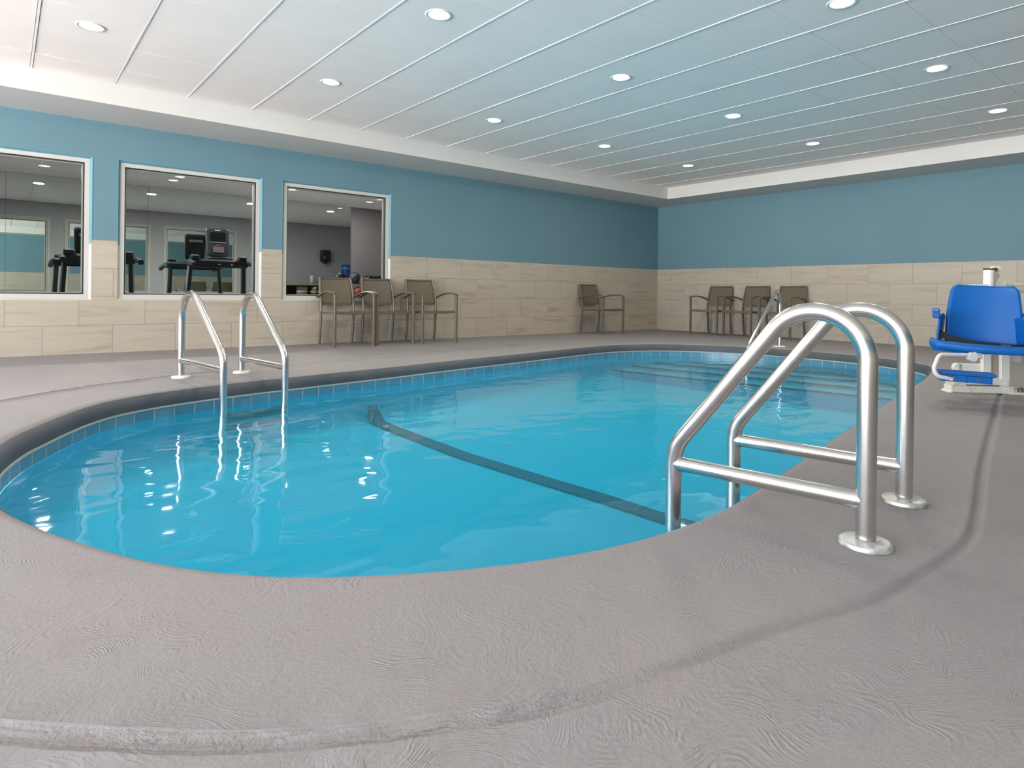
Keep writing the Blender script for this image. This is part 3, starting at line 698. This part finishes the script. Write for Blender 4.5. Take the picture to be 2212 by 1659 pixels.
mb = MB(); mb.box((-.58,-.16,0),(-.56,.16,.97)); mb.box((.6,-.16,0),(.62,.16,.97)); mb.box((-.56,.1,.2),(.6,.12,.85)); mb.build('end_frame', mat('grey_rack_panel',(.3,.31,.33),.5), dr)
db = thing('dumbbell', (0,0,0), 0, 'x', 'dumbbell', 'dumbbells on the rack')
mb = MB(); mb.tube([(0,-.07,0),(0,.07,0)], .015, 10); mb.build('handle', mat('chrome_handle',(.6,.6,.6),.2,1), db)
for sg in (-1,1):
    mb = MB(); mb.tube([(0,sg*.06,0),(0,sg*.068,0),(0,sg*.13,0),(0,sg*.138,0)], [.034,.042,.042,.034], 12); mb.build('weight_head', M_bgloss, db)
names = ['first from the left, next to the medicine ball','second from the left','third from the left','fourth from the left','fifth from the left','last visible, beside the window frame']
for i, w in enumerate(names):
    lb = 'black dumbbell in the gym rack, ' + w; x = -4.70 + .088*i
    if i == 0: db.location = (x,3.5,.935); db['label'] = lb
    else: dup(db, (x,3.5,.935), 0, lb)

# gym lights
def downlight(name, x, y, z, R_, lens, label, cat, group, power, colr):
    T = thing(name, (x,y,z), 0, label, cat, group)
    mb = MB(); mb.lathe([(R_,.002),(R_,-.004),(R_-.006,-.006),(R_*.80,-.003),(R_*.75,.0)], 40); mb.build('trim_ring', M_trim, T)
    mb = MB(); mb.lathe([(.0005,-.0030),(R_*.5,-.0030),(R_*.76,-.0015)], 40); mb.build('lens', lens, T)
    return T
def add_lamp(T, power, size, col, spread=PI):
    ld = bpy.data.lights.new('lamp', 'AREA'); ld.shape = 'DISK'; ld.size = size; ld.energy = power; ld.color = col; ld.spread = spread
    lo = bpy.data.objects.new('lamp', ld); C.objects.link(lo); lo.parent = T; lo.location = (0,0,-.012)
WARM = (1,.88,.72)
gl = downlight('gym_ceiling_light', -8.31,2.93,GZ,.085,M_glens,'round warm recessed ceiling light above the treadmills in the middle window','ceiling light','recessed lights in the gym ceiling',0,WARM)
gls = [gl]
for x, lb in ((-9.92,'round warm recessed gym ceiling light, leftmost, seen mirrored in the left window'),(-6.60,'round warm recessed gym ceiling light at the top left corner of the right window'),(-4.97,'round warm recessed gym ceiling light at the right side of the right window')):
    gls.append(dup(gl, (x,2.93,GZ), 0, lb))
for g in gls: add_lamp(g, 14.0 if g.location.x > -5 else 52.0, .14, (1,.94,.87))

# pool ceiling lights
XS = [-9.86,-7.95,-5.97,-4.09,-2.20]; YS = [-2.25,-4.16,-6.11]
rown = {0:'nearest the window wall',1:'in the middle row',2:'in the row nearest the camera'}
LBL = {(0,0):'round recessed ceiling light above the left window, at the far left of the ceiling',(1,0):'round recessed ceiling light, second of the row along the window wall',(2,0):'round recessed ceiling light, third of the row along the window wall',(3,0):'round recessed ceiling light, fourth of the row along the window wall',(4,0):'round recessed ceiling light last of the row along the window wall',
 (1,1):'bright round recessed ceiling light at top centre of the view, first of the middle row',(2,1):'round recessed ceiling light, second of the middle row over the pool',(3,1):'round recessed ceiling light, third of the middle row over the pool',(4,1):'round recessed ceiling light, last of the middle row, nearest the right wall',
 (2,2):'round recessed ceiling light cut off by the top edge of the picture',(3,2):'round recessed ceiling light above the blue lift seat side, second of the right row',(4,2):'round recessed ceiling light at the right edge, last of the right row'}
first = None
for (i, j), lb in LBL.items():
    if first is None: first = downlight('recessed_ceiling_light', XS[i],YS[j],ZC,.095,M_lens,lb,'ceiling light','recessed lights over the pool',0,WARM); t_ = first
    else: t_ = dup(first, (XS[i],YS[j],ZC), 0, lb)
    t_['lampme'] = 1
for o in [o for o in C.objects if o.get('lampme')]:
    del o['lampme']; add_lamp(o, 10.0, .14, WARM)

# ------------------------------------------------------------------ pool ladders and rails
def fillet(P, rad, n=10):
    P = [Vector(p) for p in P]; out = [P[0]]
    for i in range(1, len(P)-1):
        a = (P[i-1]-P[i]).normalized(); b = (P[i+1]-P[i]).normalized(); r = rad[i-1]
        ang = a.angle(b); d = r/math.tan(ang/2); c = P[i] + (a+b).normalized()*(r/math.sin(ang/2))
        s = P[i]+a*d - c; e = P[i]+b*d - c; th = s.angle(e)
        for k in range(n+1):
            t = k/n; v = (s*math.sin((1-t)*th) + e*math.sin(t*th))/math.sin(th); out.append(c+v)
    out.append(P[-1]); return out
def ladder_rail(name, parent, base, d, span, top, bendz, zlow, r, bar=None, flange=M_flange, barmat=M_steel):
    """one bent rail in the vertical plane through base with horizontal direction d"""
    g = lambda s, z: (base[0]+d[0]*s, base[1]+d[1]*s, z)
    k = span/.58; R_ = .14*k
    pts = [(0,Z0)] + [(0, Z0+.1),(0,top-R_-.05)] 
    bx, bz = span, bendz
    vx, vz = bx-R_, bz-(top-R_); D_ = math.hypot(vx, vz)
    ta = math.atan2(vz, vx) + math.acos(R_/D_)                       # tangent point toward the lower bend
    a = arc(R_, top-R_, R_, PI, ta, 22)
    pts += a
    last = a[-1]
    poly = fillet([Vector((last[0],last[1],0)), Vector((bx,bz,0)), Vector((bx,zlow,0))], [.16], 12)
    pts += [(p.x,p.y) for p in poly[1:]]
    mb = MB(); mb.tube([g(s,z) for s,z in pts], r, 28)
    rail = mb.build('rail', M_steel, parent)
    mb = MB(); mb.lathe([(.0005,.0),(r*1.02,.021),(r*1.2,.018),(.056,.0145),(.0655,.0135),(.068,.010),(.068,0)], 40, 0, Matrix.Translation((base[0],base[1],Z0+.001)))
    mb.build('flange', flange, rail)
    if bar is not None:
        mb = MB(); mb.tube([g(0,bar),g(span,bar)], r*.93, 24); 
        for s in (r*1.0, span-r*1.0):   # weld beads
            mb.tube([g(s-.004,bar),g(s+.004,bar)], r*1.0, 20)
        mb.build('crossbar', barmat, rail)
    return rail
nA = Vector((-.179,.984)).normalized()
LA = thing('pool_ladder', (0,0,0), 0, 'large stainless steel pool ladder in the right foreground, legs bolted to the deck', 'pool ladder', 'stainless pool ladders')
ladder_rail('rail', LA, (-8.483,-7.266), nA, .58, .612, .135, -.55, .0262, .084)
ladder_rail('rail', LA, (-7.982,-7.194), nA, .585, .612, .13, -.55, .0262, .080)
a_ = Vector((-8.483,-7.266))+nA*.58; b_ = Vector((-7.982,-7.194))+nA*.585
def tread(parent, a, b, z, dd, m):
    e = (b-a).normalized(); mb = MB(); Mx = Matrix(((e.x,-e.y,0,a.x),(e.y,e.x,0,a.y),(0,0,1,z),(0,0,0,1)))
    L = (b-a).length; mb.box((.02,-.05,-.012) if m is M_steel else (.0,-.03,-.011),(L-.02,.05,.012) if m is M_steel else (L,.03,.009),0,Mx,bev=.005); mb.build('tread', m, parent)
for z in (-.27,-.40): tread(LA, a_, b_, z, 0, M_steel)
M_tread = mat('submerged_tread', (.012,.03,.045), .5)
LC = thing('pool_ladder', (0,0,0), 0, 'stainless steel pool ladder across the pool on the left, white base discs on the deck', 'pool ladder', 'stainless pool ladders')
c1, c2 = Vector((-9.27,-2.552)), Vector((-8.802,-2.506)); d1 = (Vector((-9.180,-3.409))-c1); d2 = (Vector((-8.709,-3.272))-c2)
ladder_rail('rail', LC, c1, d1.normalized(), d1.length, .622, .20, -.49, .0255, .095, M_whiteflange)
ladder_rail('rail', LC, c2, d2.normalized(), d2.length, .612, .18, -.49, .0255, .078, M_whiteflange)
e1, e2 = c1+d1, c2+d2
for z in (-.222,-.252,-.305): tread(LC, e1, e2, z, 0, M_tread)
HR = thing('stair_handrail', (0,0,0), 0, 'slim steel handrail arching over the pool steps at the far end', 'handrail')
dD = Vector((-.971,-.238)).normalized()
def hand(base, k):
    g = lambda s, z: (base[0]+dD.x*s, base[1]+dD.y*s, z)
    pts = [(0,Z0),(0,.3),(0,.50)] + arc(.185,.535,.185,PI,PI-math.radians(116),18)
    poly = fillet([Vector((*pts[-1],0)), Vector((1.52,.02,0)), Vector((1.52,-.42,0))], [.22], 10); pts += [(p.x,p.y) for p in poly[1:]]
    mb = MB(); mb.tube([g(*p) for p in pts], .0225, 20); rl = mb.build('rail', M_steel, HR)
    mb = MB(); mb.lathe([(.0005,.014),(.06,.012),(.085,.004),(.086,0)], 32, 0, Matrix.Translation((base[0],base[1],Z0+.001))); mb.build('flange', M_whiteflange, rl)
hand((-2.012,-3.646), 0)
mb = MB(); mb.lathe([(.0005,.010),(.03,.012),(.07,.010),(.088,.003),(.09,0)], 32); tag(mb.build('deck_anchor_cover', M_whiteflange, loc=(-1.903,-3.967,Z0+.001)), 'small round white anchor cover on the deck beside the slim handrail', 'anchor cover')

# ------------------------------------------------------------------ armchairs
def make_chair(label):
    T = thing('armchair', (0,0,Z0), 0, label, 'chair', 'taupe sling armchairs along the walls')
    W2 = .26; B2 = .225; yf = -.29; yb = .27
    for sg in (-1,1):
        mb = MB(); mb.sweep([(sg*W2,yf,0),(sg*W2,yf,.655)], .034, .034, bev=.004); mb.build('front_leg', M_taupe, T)
        mb = MB(); mb.sweep([(sg*(B2-.0),yb+.02,0),(sg*B2,yb-.01,.2),(sg*B2,yb-.03,.42),(sg*B2,yb-.02,.55),(sg*B2,yb+.02,.70),(sg*(B2-.012),yb+.07,.872)], .026, .036, bev=.006); bl = mb.build('rear_leg', M_taupe, T)
        mb = MB(); mb.sphere((sg*(B2-.014),yb-.028,.285), .007, nu=10, nv=6); mb.build('glide_button', M_badge, bl)
        mb = MB(); pts = [(sg*(W2+.0),yf-.015,.662),(sg*(W2+.004),yf+.06,.680),(sg*(W2+.004),yf+.2,.690),(sg*W2,yf+.35,.675),(sg*(W2-.004),yf+.48,.645),(sg*(W2-.006),yb+.03,.615)]
        mb.sweep(pts, .046, .018, bev=.005); mb.build('armrest', M_taupe, T)
    mb = MB()
    mb.sweep([(-W2,yf,.432),(-.12,yf-.004,.424),(0,yf-.006,.421),(.12,yf-.004,.424),(W2,yf,.432)], .02, .036, side=(0,1,0), bev=.004)
    for sg in (-1,1): mb.sweep([(sg*(W2-.006),yf,.432),(sg*(W2-.02),0,.420),(sg*(B2+.002),yb-.03,.412)], .022, .032, bev=.004)
    mb.sweep([(-B2,yb-.03,.412),(B2,yb-.03,.412)], .02, .03, side=(0,1,0))
    mb.build('seat_frame', M_taupe, T)
    def sheet(fn, nu=14, nv=12, th=.006):
        mb = MB(); vs = []; 
        for s in (0, 1):
            for j in range(nv+1):
                for i in range(nu+1):
                    p = fn(i/nu*2-1, j/nv); n = Vector((0,0,1)) if th > 0 else Vector((0,1,0)); vs.append(Vector(p) + n*abs(th)*s)
        N = (nu+1)*(nv+1); fs = []
        for j in range(nv):
            for i in range(nu):
                a = j*(nu+1)+i; fs.append((a,a+1,a+nu+2,a+nu+1)); fs.append((N+a,N+a+1,N+a+nu+2,N+a+nu+1))
        for i in range(nu): fs.append((i,i+1,N+i+1,N+i)); k = nv*(nu+1)+i; fs.append((k,k+1,N+k+1,N+k))
        for j in range(nv): a = j*(nu+1); fs.append((a,a+nu+1,N+a+nu+1,N+a)); a += nu; fs.append((a,a+nu+1,N+a+nu+1,N+a))
        mb.add(vs, fs, 0, True); return mb
    sheet(lambda u, v: (u*(W2-.02-.03*v), yf+.005+(yb-.04-yf)*v, .436-.018*v-.014*(1-u*u)*(.4+.6*math.sin(PI*v)))).build('seat', M_sling, T)
    def bk(u, v):
        z = .525+.335*v; y = (yb-.022) + max(0,(z-.52))*.255*(.6+.4*v)
        return (u*(B2-.008*v-.005), y + .014*(1-u*u), z - .005*(1-u*u)*v)
    sheet(bk, th=-.006).build('backrest', M_sling, T)
    mb = MB(); tp = [(u/8*(B2-.012), bk(u/8,1)[1]+.003, .868-.005*(1-(u/8)**2)) for u in range(-8,9)]
    mb.sweep(tp, .024, .026, side=(0,1,0), bev=.005); mb.build('top_rail', M_taupe, T); mb = MB(); bt2 = [(u/8*B2, bk(u/8,0)[1]+.003, .522) for u in range(-8,9)]; mb.sweep(bt2, .02, .02, side=(0,1,0)); mb.build('lower_rail', M_taupe, T)
    return T
ch = make_chair('taupe sling armchair below the right window, leftmost of the three by the window wall'); ch.location = (-6.93,-.385,Z0); ch.rotation_euler = (0,0,-.01)
dup(ch, (-6.343,-.385,Z0), -.05, 'taupe sling armchair, middle of the three under the right window')
dup(ch, (-5.712,-.475,Z0), -.07, 'taupe sling armchair, rightmost of the three, against the tiles right of the right window')
dup(ch, (-2.085,-.375,Z0), 0.0, 'lone taupe sling armchair near the far corner of the room')
dup(ch, (-.385,-1.52,Z0), -PI/2+.06, 'taupe sling armchair on the right wall, closest to the far corner')
dup(ch, (-.38,-2.20,Z0), -PI/2-.03, 'taupe sling armchair on the right wall, middle of its three')
dup(ch, (-.385,-2.855,Z0), -PI/2, 'taupe sling armchair on the right wall behind the ladder rails and slim handrail')

# ------------------------------------------------------------------ pool lift
M_lw = paint_mat('white_lift_enamel', (.74,.71,.66), .35, .05)
def rust_mat():
    m = mat('rust_stained_enamel', (.7,.66,.58), .4); t = NT(m); co = t.coord()
    f = t.ramp(t.noise(co, 14, 5, .7).outputs[0], [(.52,(0,0,0)),(.72,(1,1,1))]); t.l(t.mix(f, (.70,.67,.60), (.42,.24,.10)), t.b.inputs['Base Color']); return m
M_lr = rust_mat()
M_lb = mat('blue_moulded_plastic', (.001,.105,.385), .42, 0, .3); M_belt = mat('black_webbing', (.006,.006,.007), .8); M_bolt = mat('rusty_bolt', (.16,.11,.08), .5, .6); M_cream = mat('cream_actuator', (.52,.50,.42), .45); M_lgrey = mat('grey_box', (.6,.61,.6), .5)
M_wb = mat('white_bolt_cap', (.75,.74,.72), .4); M_bkl = mat('black_buckle', (.02,.018,.015), .4)
fw = Vector((.6329,.7742,0)); rt = Vector((.7742,-.6329,0))
LO = Vector((-4.737,-6.582,0))
LM = Matrix(((rt.x,fw.x,0,LO.x),(rt.y,fw.y,0,LO.y),(0,0,1,0),(0,0,0,1)))
LIFT = thing('pool_lift', (0,0,0), 0, 'white pool access lift with a blue plastic seat and footrest beside the pool', 'pool lift')
LB = LM @ Matrix.Rotation(-.13, 4, 'Z')
# base
LBs = LB @ Matrix.Translation((.012,0,0)) @ Matrix.Diagonal((.84,1,1,1))
mb = MB(); mb.box((-.25,-.05,Z0),(.26,.05,.012),0,LBs,bev=.004); mb.box((-.235,-.055,.012),(-.125,.055,.075),0,LBs,bev=.004); mb.box((-.255,-.05,.045),(-.16,.05,.085),0,LBs,bev=.004)
mb.add([(-.27,-.06,Z0),(-.24,-.06,Z0),(-.24,.06,Z0),(-.27,.06,Z0),(-.24,-.06,-.02),(-.24,.06,-.02)], [(0,1,4),(3,2,5),(0,4,5,3),(0,1,2,3)], 0, False, LBs)
base = mb.build('base_channel', M_lr, LIFT)
mb = MB(); mb.box((.2,-.07,Z0),(.75,.09,Z0+.014),0,LB); mb.build('floor_plate', M_lr, LIFT)
mb = MB()
for x in (.285,.55): mb.lathe([(.0005,.035),(.014,.03),(.018,.015),(.018,0)], 10, 0, LB @ Matrix.Translation((x,-.03,Z0+.014)))
mb.build('anchor_bolt', M_bolt, LIFT)
mb = MB(); mb.box((-.13,-.052,.022),(.22,.052,.068),0,LBs,bev=.004); mb.build('lower_arm', M_lw, LIFT)
mb = MB(); mb.box((-.12,.06,.105),(.10,.10,.165),0,LBs,bev=.006); mb.tube([(-.12,.06,.13),(-.12,.10,.13)], .037, 20, 0, True, LBs); mb.build('hinge_arm', M_lw, LIFT)
mb = MB(); mb.box((.064,.03,.05),(.122,.07,.60),0,LB,bev=.004); mb.build('mast_post', M_lw, LIFT)
mb = MB(); mb.sweep([(.182,-.02,.01),(.178,-.02,.30),(.165,.0,.56)], .062, .03, 0, LB, bev=.004); mb.build('upright_arm', M_lw, LIFT)
mb = MB(); mb.tube([(.165,.13,.08),(.155,.13,.6)], .027, 20, 0, True, LB); mb.build('actuator_tube', M_cream, LIFT)
for nm, x, y, z, r in (('bolt_cap',-.165,-.062,.058,.013),('bolt_cap',.172,-.046,.032,.014),('bolt_cap',.182,-.055,-.002,.012)):
    mb = MB(); mb.tube([(x,y+.01,z),(x,y-.012,z)], r, 12, 0, True, LB); mb.build(nm, M_wb, LIFT)
mb = MB(); mb.box((.235,.02,.185),(.325,.10,.27),0,LB,bev=.006); mb.build('control_box', M_lgrey, LIFT)
# top of the mast
mb = MB(); mb.tube([(.078,.0,.50),(.078,.0,.872)], .035, 28, 0, True, LB); mb.build('mast_sleeve', M_lw, LIFT)
mb = MB(); mb.tube([(.078,.0,.872),(.078,.0,.882)], .0355, 28, 0, True, LB); mb.build('mast_cap', M_tblack, LIFT)
mb = MB(); mb.prism([(-.075,-.03),(.06,-.03),(.06,.03),(-.0,.03)], .70, .765, 0, LB); mb.build('pivot_wedge', M_lw, LIFT)
V = [(.118,.60),(.118,.84),(.128,.892),(.142,.905),(.178,.905),(.19,.89),(.19,.84),(.145,.76),(.145,.60)]
mb = MB(); n = len(V); mb.add([(x,.05,z) for x,z in V]+[(x,.075,z) for x,z in V], [list(range(n)),list(range(n,2*n))]+[(k,(k+1)%n,(k+1)%n+n,k+n) for k in range(n)], 0, False, LB); br = mb.build('bracket_plate', M_lr, LIFT)
mb = MB(); mb.tube([(.152,.05,.878),(.152,.042,.878)], .0135, 12, 0, True, LB); mb.build('bracket_bolt', M_bolt, br)
mb = MB(); mb.box((.147,.03,.745),(.218,.10,.785),0,LB,bev=.004); mb.build('cable_block', M_lr, LIFT)
mb = MB(); mb.tube([(.215,.06,.765),(.60,.06,.755)], .019, 20, 0, True, LB); mb.tube([(.30,.055,.730),(.60,.055,.720)], .022, 20, 0, True, LB)
for k in range(6): mb.tube([(.29+.009*k,.06,.764),(.294+.009*k,.06,.764)], .0205, 20, 0, True, LB)
mb.build('linear_actuator', M_cream, LIFT)
mb = MB(); mb.sweep([(.05,.0,.70),(-.08,-.06,.64),(-.20,-.14,.45),(-.24,-.18,.33),(-.28,-.30,.305),(-.30,-.42,.30)], .05, .05, 0, LM, bev=.005); mb.build('swing_arm', M_lw, LIFT)
# seat (own frame: x right, y away from viewer, z up), origin at seat centre front lip
SM = LM @ Matrix.Translation((-.436,-.65,.357)) @ Matrix.Rotation(math.radians(-30),4,'Z') @ Matrix.Rotation(math.radians(2.6),4,'Y') @ Matrix.Diagonal((.95,1,1,1))
def shell(fn, nu, nv, th, name, m, parent, MX):
    g = [[Vector(fn(i/nu*2-1, j/nv)) for i in range(nu+1)] for j in range(nv+1)]
    nrm = [[None]*(nu+1) for _ in range(nv+1)]
    for j in range(nv+1):
        for i in range(nu+1):
            du = g[j][min(i+1,nu)]-g[j][max(i-1,0)]; dv = g[min(j+1,nv)][i]-g[max(j-1,0)][i]; nrm[j][i] = du.cross(dv).normalized()
    vs = [g[j][i] for j in range(nv+1) for i in range(nu+1)] + [g[j][i]-nrm[j][i]*th for j in range(nv+1) for i in range(nu+1)]
    N = (nu+1)*(nv+1); fs = []
    for j in range(nv):
        for i in range(nu):
            a = j*(nu+1)+i; fs.append((a,a+1,a+nu+2,a+nu+1)); fs.append((N+a,N+a+1,N+a+nu+2,N+a+nu+1))
    for i in range(nu): fs.append((i,i+1,N+i+1,N+i)); k = nv*(nu+1)+i; fs.append((k,k+1,N+k+1,N+k))
    for j in range(nv): a = j*(nu+1); fs.append((a,a+nu+1,N+a+nu+1,N+a)); a += nu; fs.append((a,a+nu+1,N+a+nu+1,N+a))
    mb = MB(); mb.add(vs, fs, 0, True, MX); return mb.build(name, m, parent)
seat = thing('seat_assembly'); bpy.data.objects.remove(seat)
# backrest: tall panel with chamfered upper corners, curved
def backf(u, v):
    z = -.0 + .39*v
    w = .216 if v < .5 else .216 - .022*((v-.5)/.5)
    if v > .88: w -= .04*(1-math.sqrt(max(0,1-((v-.88)/.12)**2)))
    y = .30 + .06*v + .035*(1-u*u)*0 - .05*u*u*(1-.55*v)
    return (u*w + .028, y, z)
back = shell(backf, 22, 26, .022, 'backrest', M_lb, LIFT, SM)
# seat pan: dished, with a thick front lip
def panf(u, v):
    w = .258 - .03*v
    z = .012 - .030*(1-abs(u)**3)*min(1, v*3+.15)
    return (u*w, .40*v - .02*(1-u*u)*(1-v)*1.0, z)
pan = shell(panf, 24, 16, .02, 'seat_pan', M_lb, LIFT, SM)
mb = MB(); pts = []
for k in range(-12,13):
    u = k/12; x = u*.284; pts.append((x, -.005-.02*(1-u*u) + (.02 if abs(k)==12 else 0), -.012-.012*(1-u*u)))
pts = [(-.280,.17,-.006),(-.284,.09,-.010)] + pts + [(.284,.09,-.010),(.280,.17,-.006)]
def lipsec(P, MX):   # rounded vertical section, always upright
    P = [Vector(p) for p in P]; sec = [(-.012,-.024),(.010,-.026),(.016,-.018),(.018,.010),(.012,.022),(0,.027),(-.012,.022)]; n = len(sec); vs = []; N = len(P)
    for i, p in enumerate(P):
        t = (P[min(i+1,N-1)]-P[max(i-1,0)]); t.z = 0; t.normalize(); o_ = Vector((t.y,-t.x,0))
        for a, b in sec: vs.append(p + o_*a + Vector((0,0,b)))
    fs = [(i*n+k, i*n+(k+1)%n, (i+1)*n+(k+1)%n, (i+1)*n+k) for i in range(N-1) for k in range(n)] + [list(range(n)), [(N-1)*n+k for k in range(n)]]
    mb = MB(); mb.add(vs, fs, 0, True, MX); return mb
lipsec(pts, SM).build('front_lip', M_lb, LIFT)
for sg in (-1,1):
    # side wing rising to the armrest
    def wing(u, v, sg=sg):
        yy = .02 + .33*(u*.5+.5); top = .19 - .02*abs(u)
        return (sg*(.270 - .052*(u*.5+.5) - .012*v), yy + .05*v*(1-(u*.5+.5)), top*v)
    shell(wing, 10, 10, .014*sg, 'side_wing', M_lb, LIFT, SM)
    mb = MB(); mb.sweep([(sg*.276,.045,.192),(sg*.276,.10,.206),(sg*.268,.22,.210),(sg*.250,.33,.204)], .042, .022, 0, SM, bev=.006); ar = mb.build('armrest', M_lb, LIFT)
    mb = MB(); mb.box((sg*.276-.021,.02,.155),(sg*.276+.021,.055,.194),0,SM,bev=.006); mb.build('armrest_tip', M_lb, ar)
    mb = MB(); mb.sphere((sg*.248,.085,.070), .009, nu=10, nv=8, M=SM); mb.build('belt_stud', M_wb, LIFT)
mb = MB()
bp = [(-.252,.075,.062),(-.24,.06,.052),(-.19,.05,.030),(-.12,.04,.010),(-.04,.03,.000),(.04,.03,-.002),(.10,.03,-.001)]
bq = []
for i in range(len(bp)-1):
    for k in range(5):
        t = k/5; bq.append(tuple(bp[i][c]*(1-t)+bp[i+1][c]*t for c in range(3)))
bq.append(bp[-1]); mb.sweep(bq, .003, .044, 0, SM, side=(0,1,-.0))
mb.sweep([(.145,.03,.003),(.20,.045,.006),(.25,.06,.026),(.248,.075,.05)], .003, .026, 0, SM, side=(0,1,0))
belt = mb.build('seat_belt', M_belt, LIFT)
mb = MB(); mb.box((.09,.015,-.015),(.155,.033,.022),0,SM,bev=.005); mb.build('buckle', M_bkl, belt)
# footrest assembly
SF = LM @ Matrix.Translation((-.618,-.74,.175)) @ Matrix.Rotation(math.radians(-24),4,'Z') @ Matrix.Rotation(math.radians(1.4),4,'Y') @ Matrix.Diagonal((.80,1,1,1))
mb = MB(); mb.box((-.185,-.045,.0),(.185,.085,.022),0,SF,bev=.005); ft = mb.build('footrest', M_lb, LIFT)
mb = MB(); mb.box((-.165,-.030,-.042),(.165,-.024,.0),0,SF); mb.box((-.165,.06,-.042),(.165,.066,.0),0,SF)
for x in (-.165,-.09,-.04,.0,.05,.11,.16): mb.box((x-.003,-.030,-.042),(x+.003,.066,0),0,SF)
mb.build('footrest_ribs', M_lb, ft)
mb = MB()
for x in (-.085,.075): mb.tube([(x,-.036,-.018),(x,-.022,-.018)], .011, 10, 0, True, SF)
mb.build('footrest_bolt', M_bolt, ft)
J = (-.535,-.66,.296)
mb = MB(); tubep = fillet([Vector(J), Vector((-.757,-.70,.30)), Vector((-.835,-.74,.176)), Vector((-.70,-.735,.150))], [.05,.045], 8)
mb.tube(tubep, .0125, 16, 0, True, LM); tb2 = mb.build('leg_support_tube', M_lw, LIFT)
mb = MB(); mb.tube([(J[0]+.012,J[1]-.02,J[2]-.012),(J[0]+.012,J[1]+.01,J[2]-.012)], .029, 24, 0, True, LM); mb.build('joint_disc', M_lw, tb2)
mb = MB(); mb.box((J[0]+.03,J[1]-.0,J[2]-.025),(J[0]+.085,J[1]+.04,J[2]+.02),0,LM,bev=.003); jp = mb.build('joint_plate', M_lr, LIFT)
mb = MB(); mb.tube([(J[0]+.055,J[1]-.012,J[2]-.008),(J[0]+.055,J[1]+.0,J[2]-.008)], .010, 12, 0, True, LM); mb.build('joint_bolt', M_wb, jp)
mb = MB(); mb.box((J[0]+.0,J[1]+.06,J[2]+.0),(J[0]+.26,J[1]+.36,J[2]+.035),0,LM,bev=.004); mb.build('seat_bracket', M_lb, LIFT)

# ------------------------------------------------------------------ light
w = bpy.data.worlds.new('daylight_sky'); sc.world = w; w.use_nodes = True
bg = w.node_tree.nodes['Background']; bg.inputs[1].default_value = 15.5
tw = NT(w); tw.b = None; gco = tw.coord('Generated'); gs = tw.n('ShaderNodeSeparateXYZ'); tw.l(gco, gs.inputs[0])
# overcast sky above; brighter lower half added to lift the ceiling
tw.l(tw.ramp(tw.math('MULTIPLY_ADD', gs.outputs[2], 1.0, .5), [(.46,(1.75,1.7,1.65)),(.52,(.78,.86,.96))]), bg.inputs[0])
for (a, b) in OPEN:
    ld = bpy.data.lights.new('window_portal', 'AREA'); ld.shape = 'RECTANGLE'; ld.size = OZ1-OZ0; ld.size_y = b-a; ld.cycles.is_portal = True
    lo = bpy.data.objects.new('window_portal', ld); C.objects.link(lo); lo.location = (XL-.10, (a+b)/2, (OZ0+OZ1)/2); lo.rotation_euler = (0, -PI/2, 0)

for (a, b, z0) in BOP:
    ld = bpy.data.lights.new('window_portal', 'AREA'); ld.shape = 'RECTANGLE'; ld.size = b-a; ld.size_y = OZ1-z0; ld.cycles.is_portal = True
    lo = bpy.data.objects.new('window_portal', ld); C.objects.link(lo); lo.location = ((a+b)/2, YB-.10, (z0+OZ1)/2); lo.rotation_euler = (PI/2, 0, 0)
# ------------------------------------------------------------------ camera
cam = bpy.data.cameras.new('camera'); co = bpy.data.objects.new('camera', cam); C.objects.link(co)
r_ = Vector((.77420153,-.63282269,.01214206)); u_ = Vector((-.00885597,.00835124,.99992591)); f_ = Vector((.63287721,.7742517,-.00086129))
co.matrix_world = Matrix(((r_.x,u_.x,-f_.x,-10.3634),(r_.y,u_.y,-f_.y,-7.9869),(r_.z,u_.z,-f_.z,.65443),(0,0,0,1)))
cam.sensor_width = 36; cam.sensor_fit = 'HORIZONTAL'; cam.lens = 1347.008*36/2212; cam.shift_y = -194.54/2212; cam.clip_start = .02
sc.camera = co
sc.view_settings.view_transform = 'Standard'; sc.view_settings.look = 'None'; sc.view_settings.gamma = 1; sc.view_settings.use_curve_mapping = False
sc.view_settings.exposure = 0.52
try:
    sc.cycles.max_bounces = 10; sc.cycles.diffuse_bounces = 6; sc.cycles.glossy_bounces = 6; sc.cycles.transparent_max_bounces = 16
    sc.cycles.sample_clamp_indirect = 8; sc.cycles.caustics_reflective = False; sc.cycles.caustics_refractive = False; sc.cycles.use_denoising = True
except Exception: pass
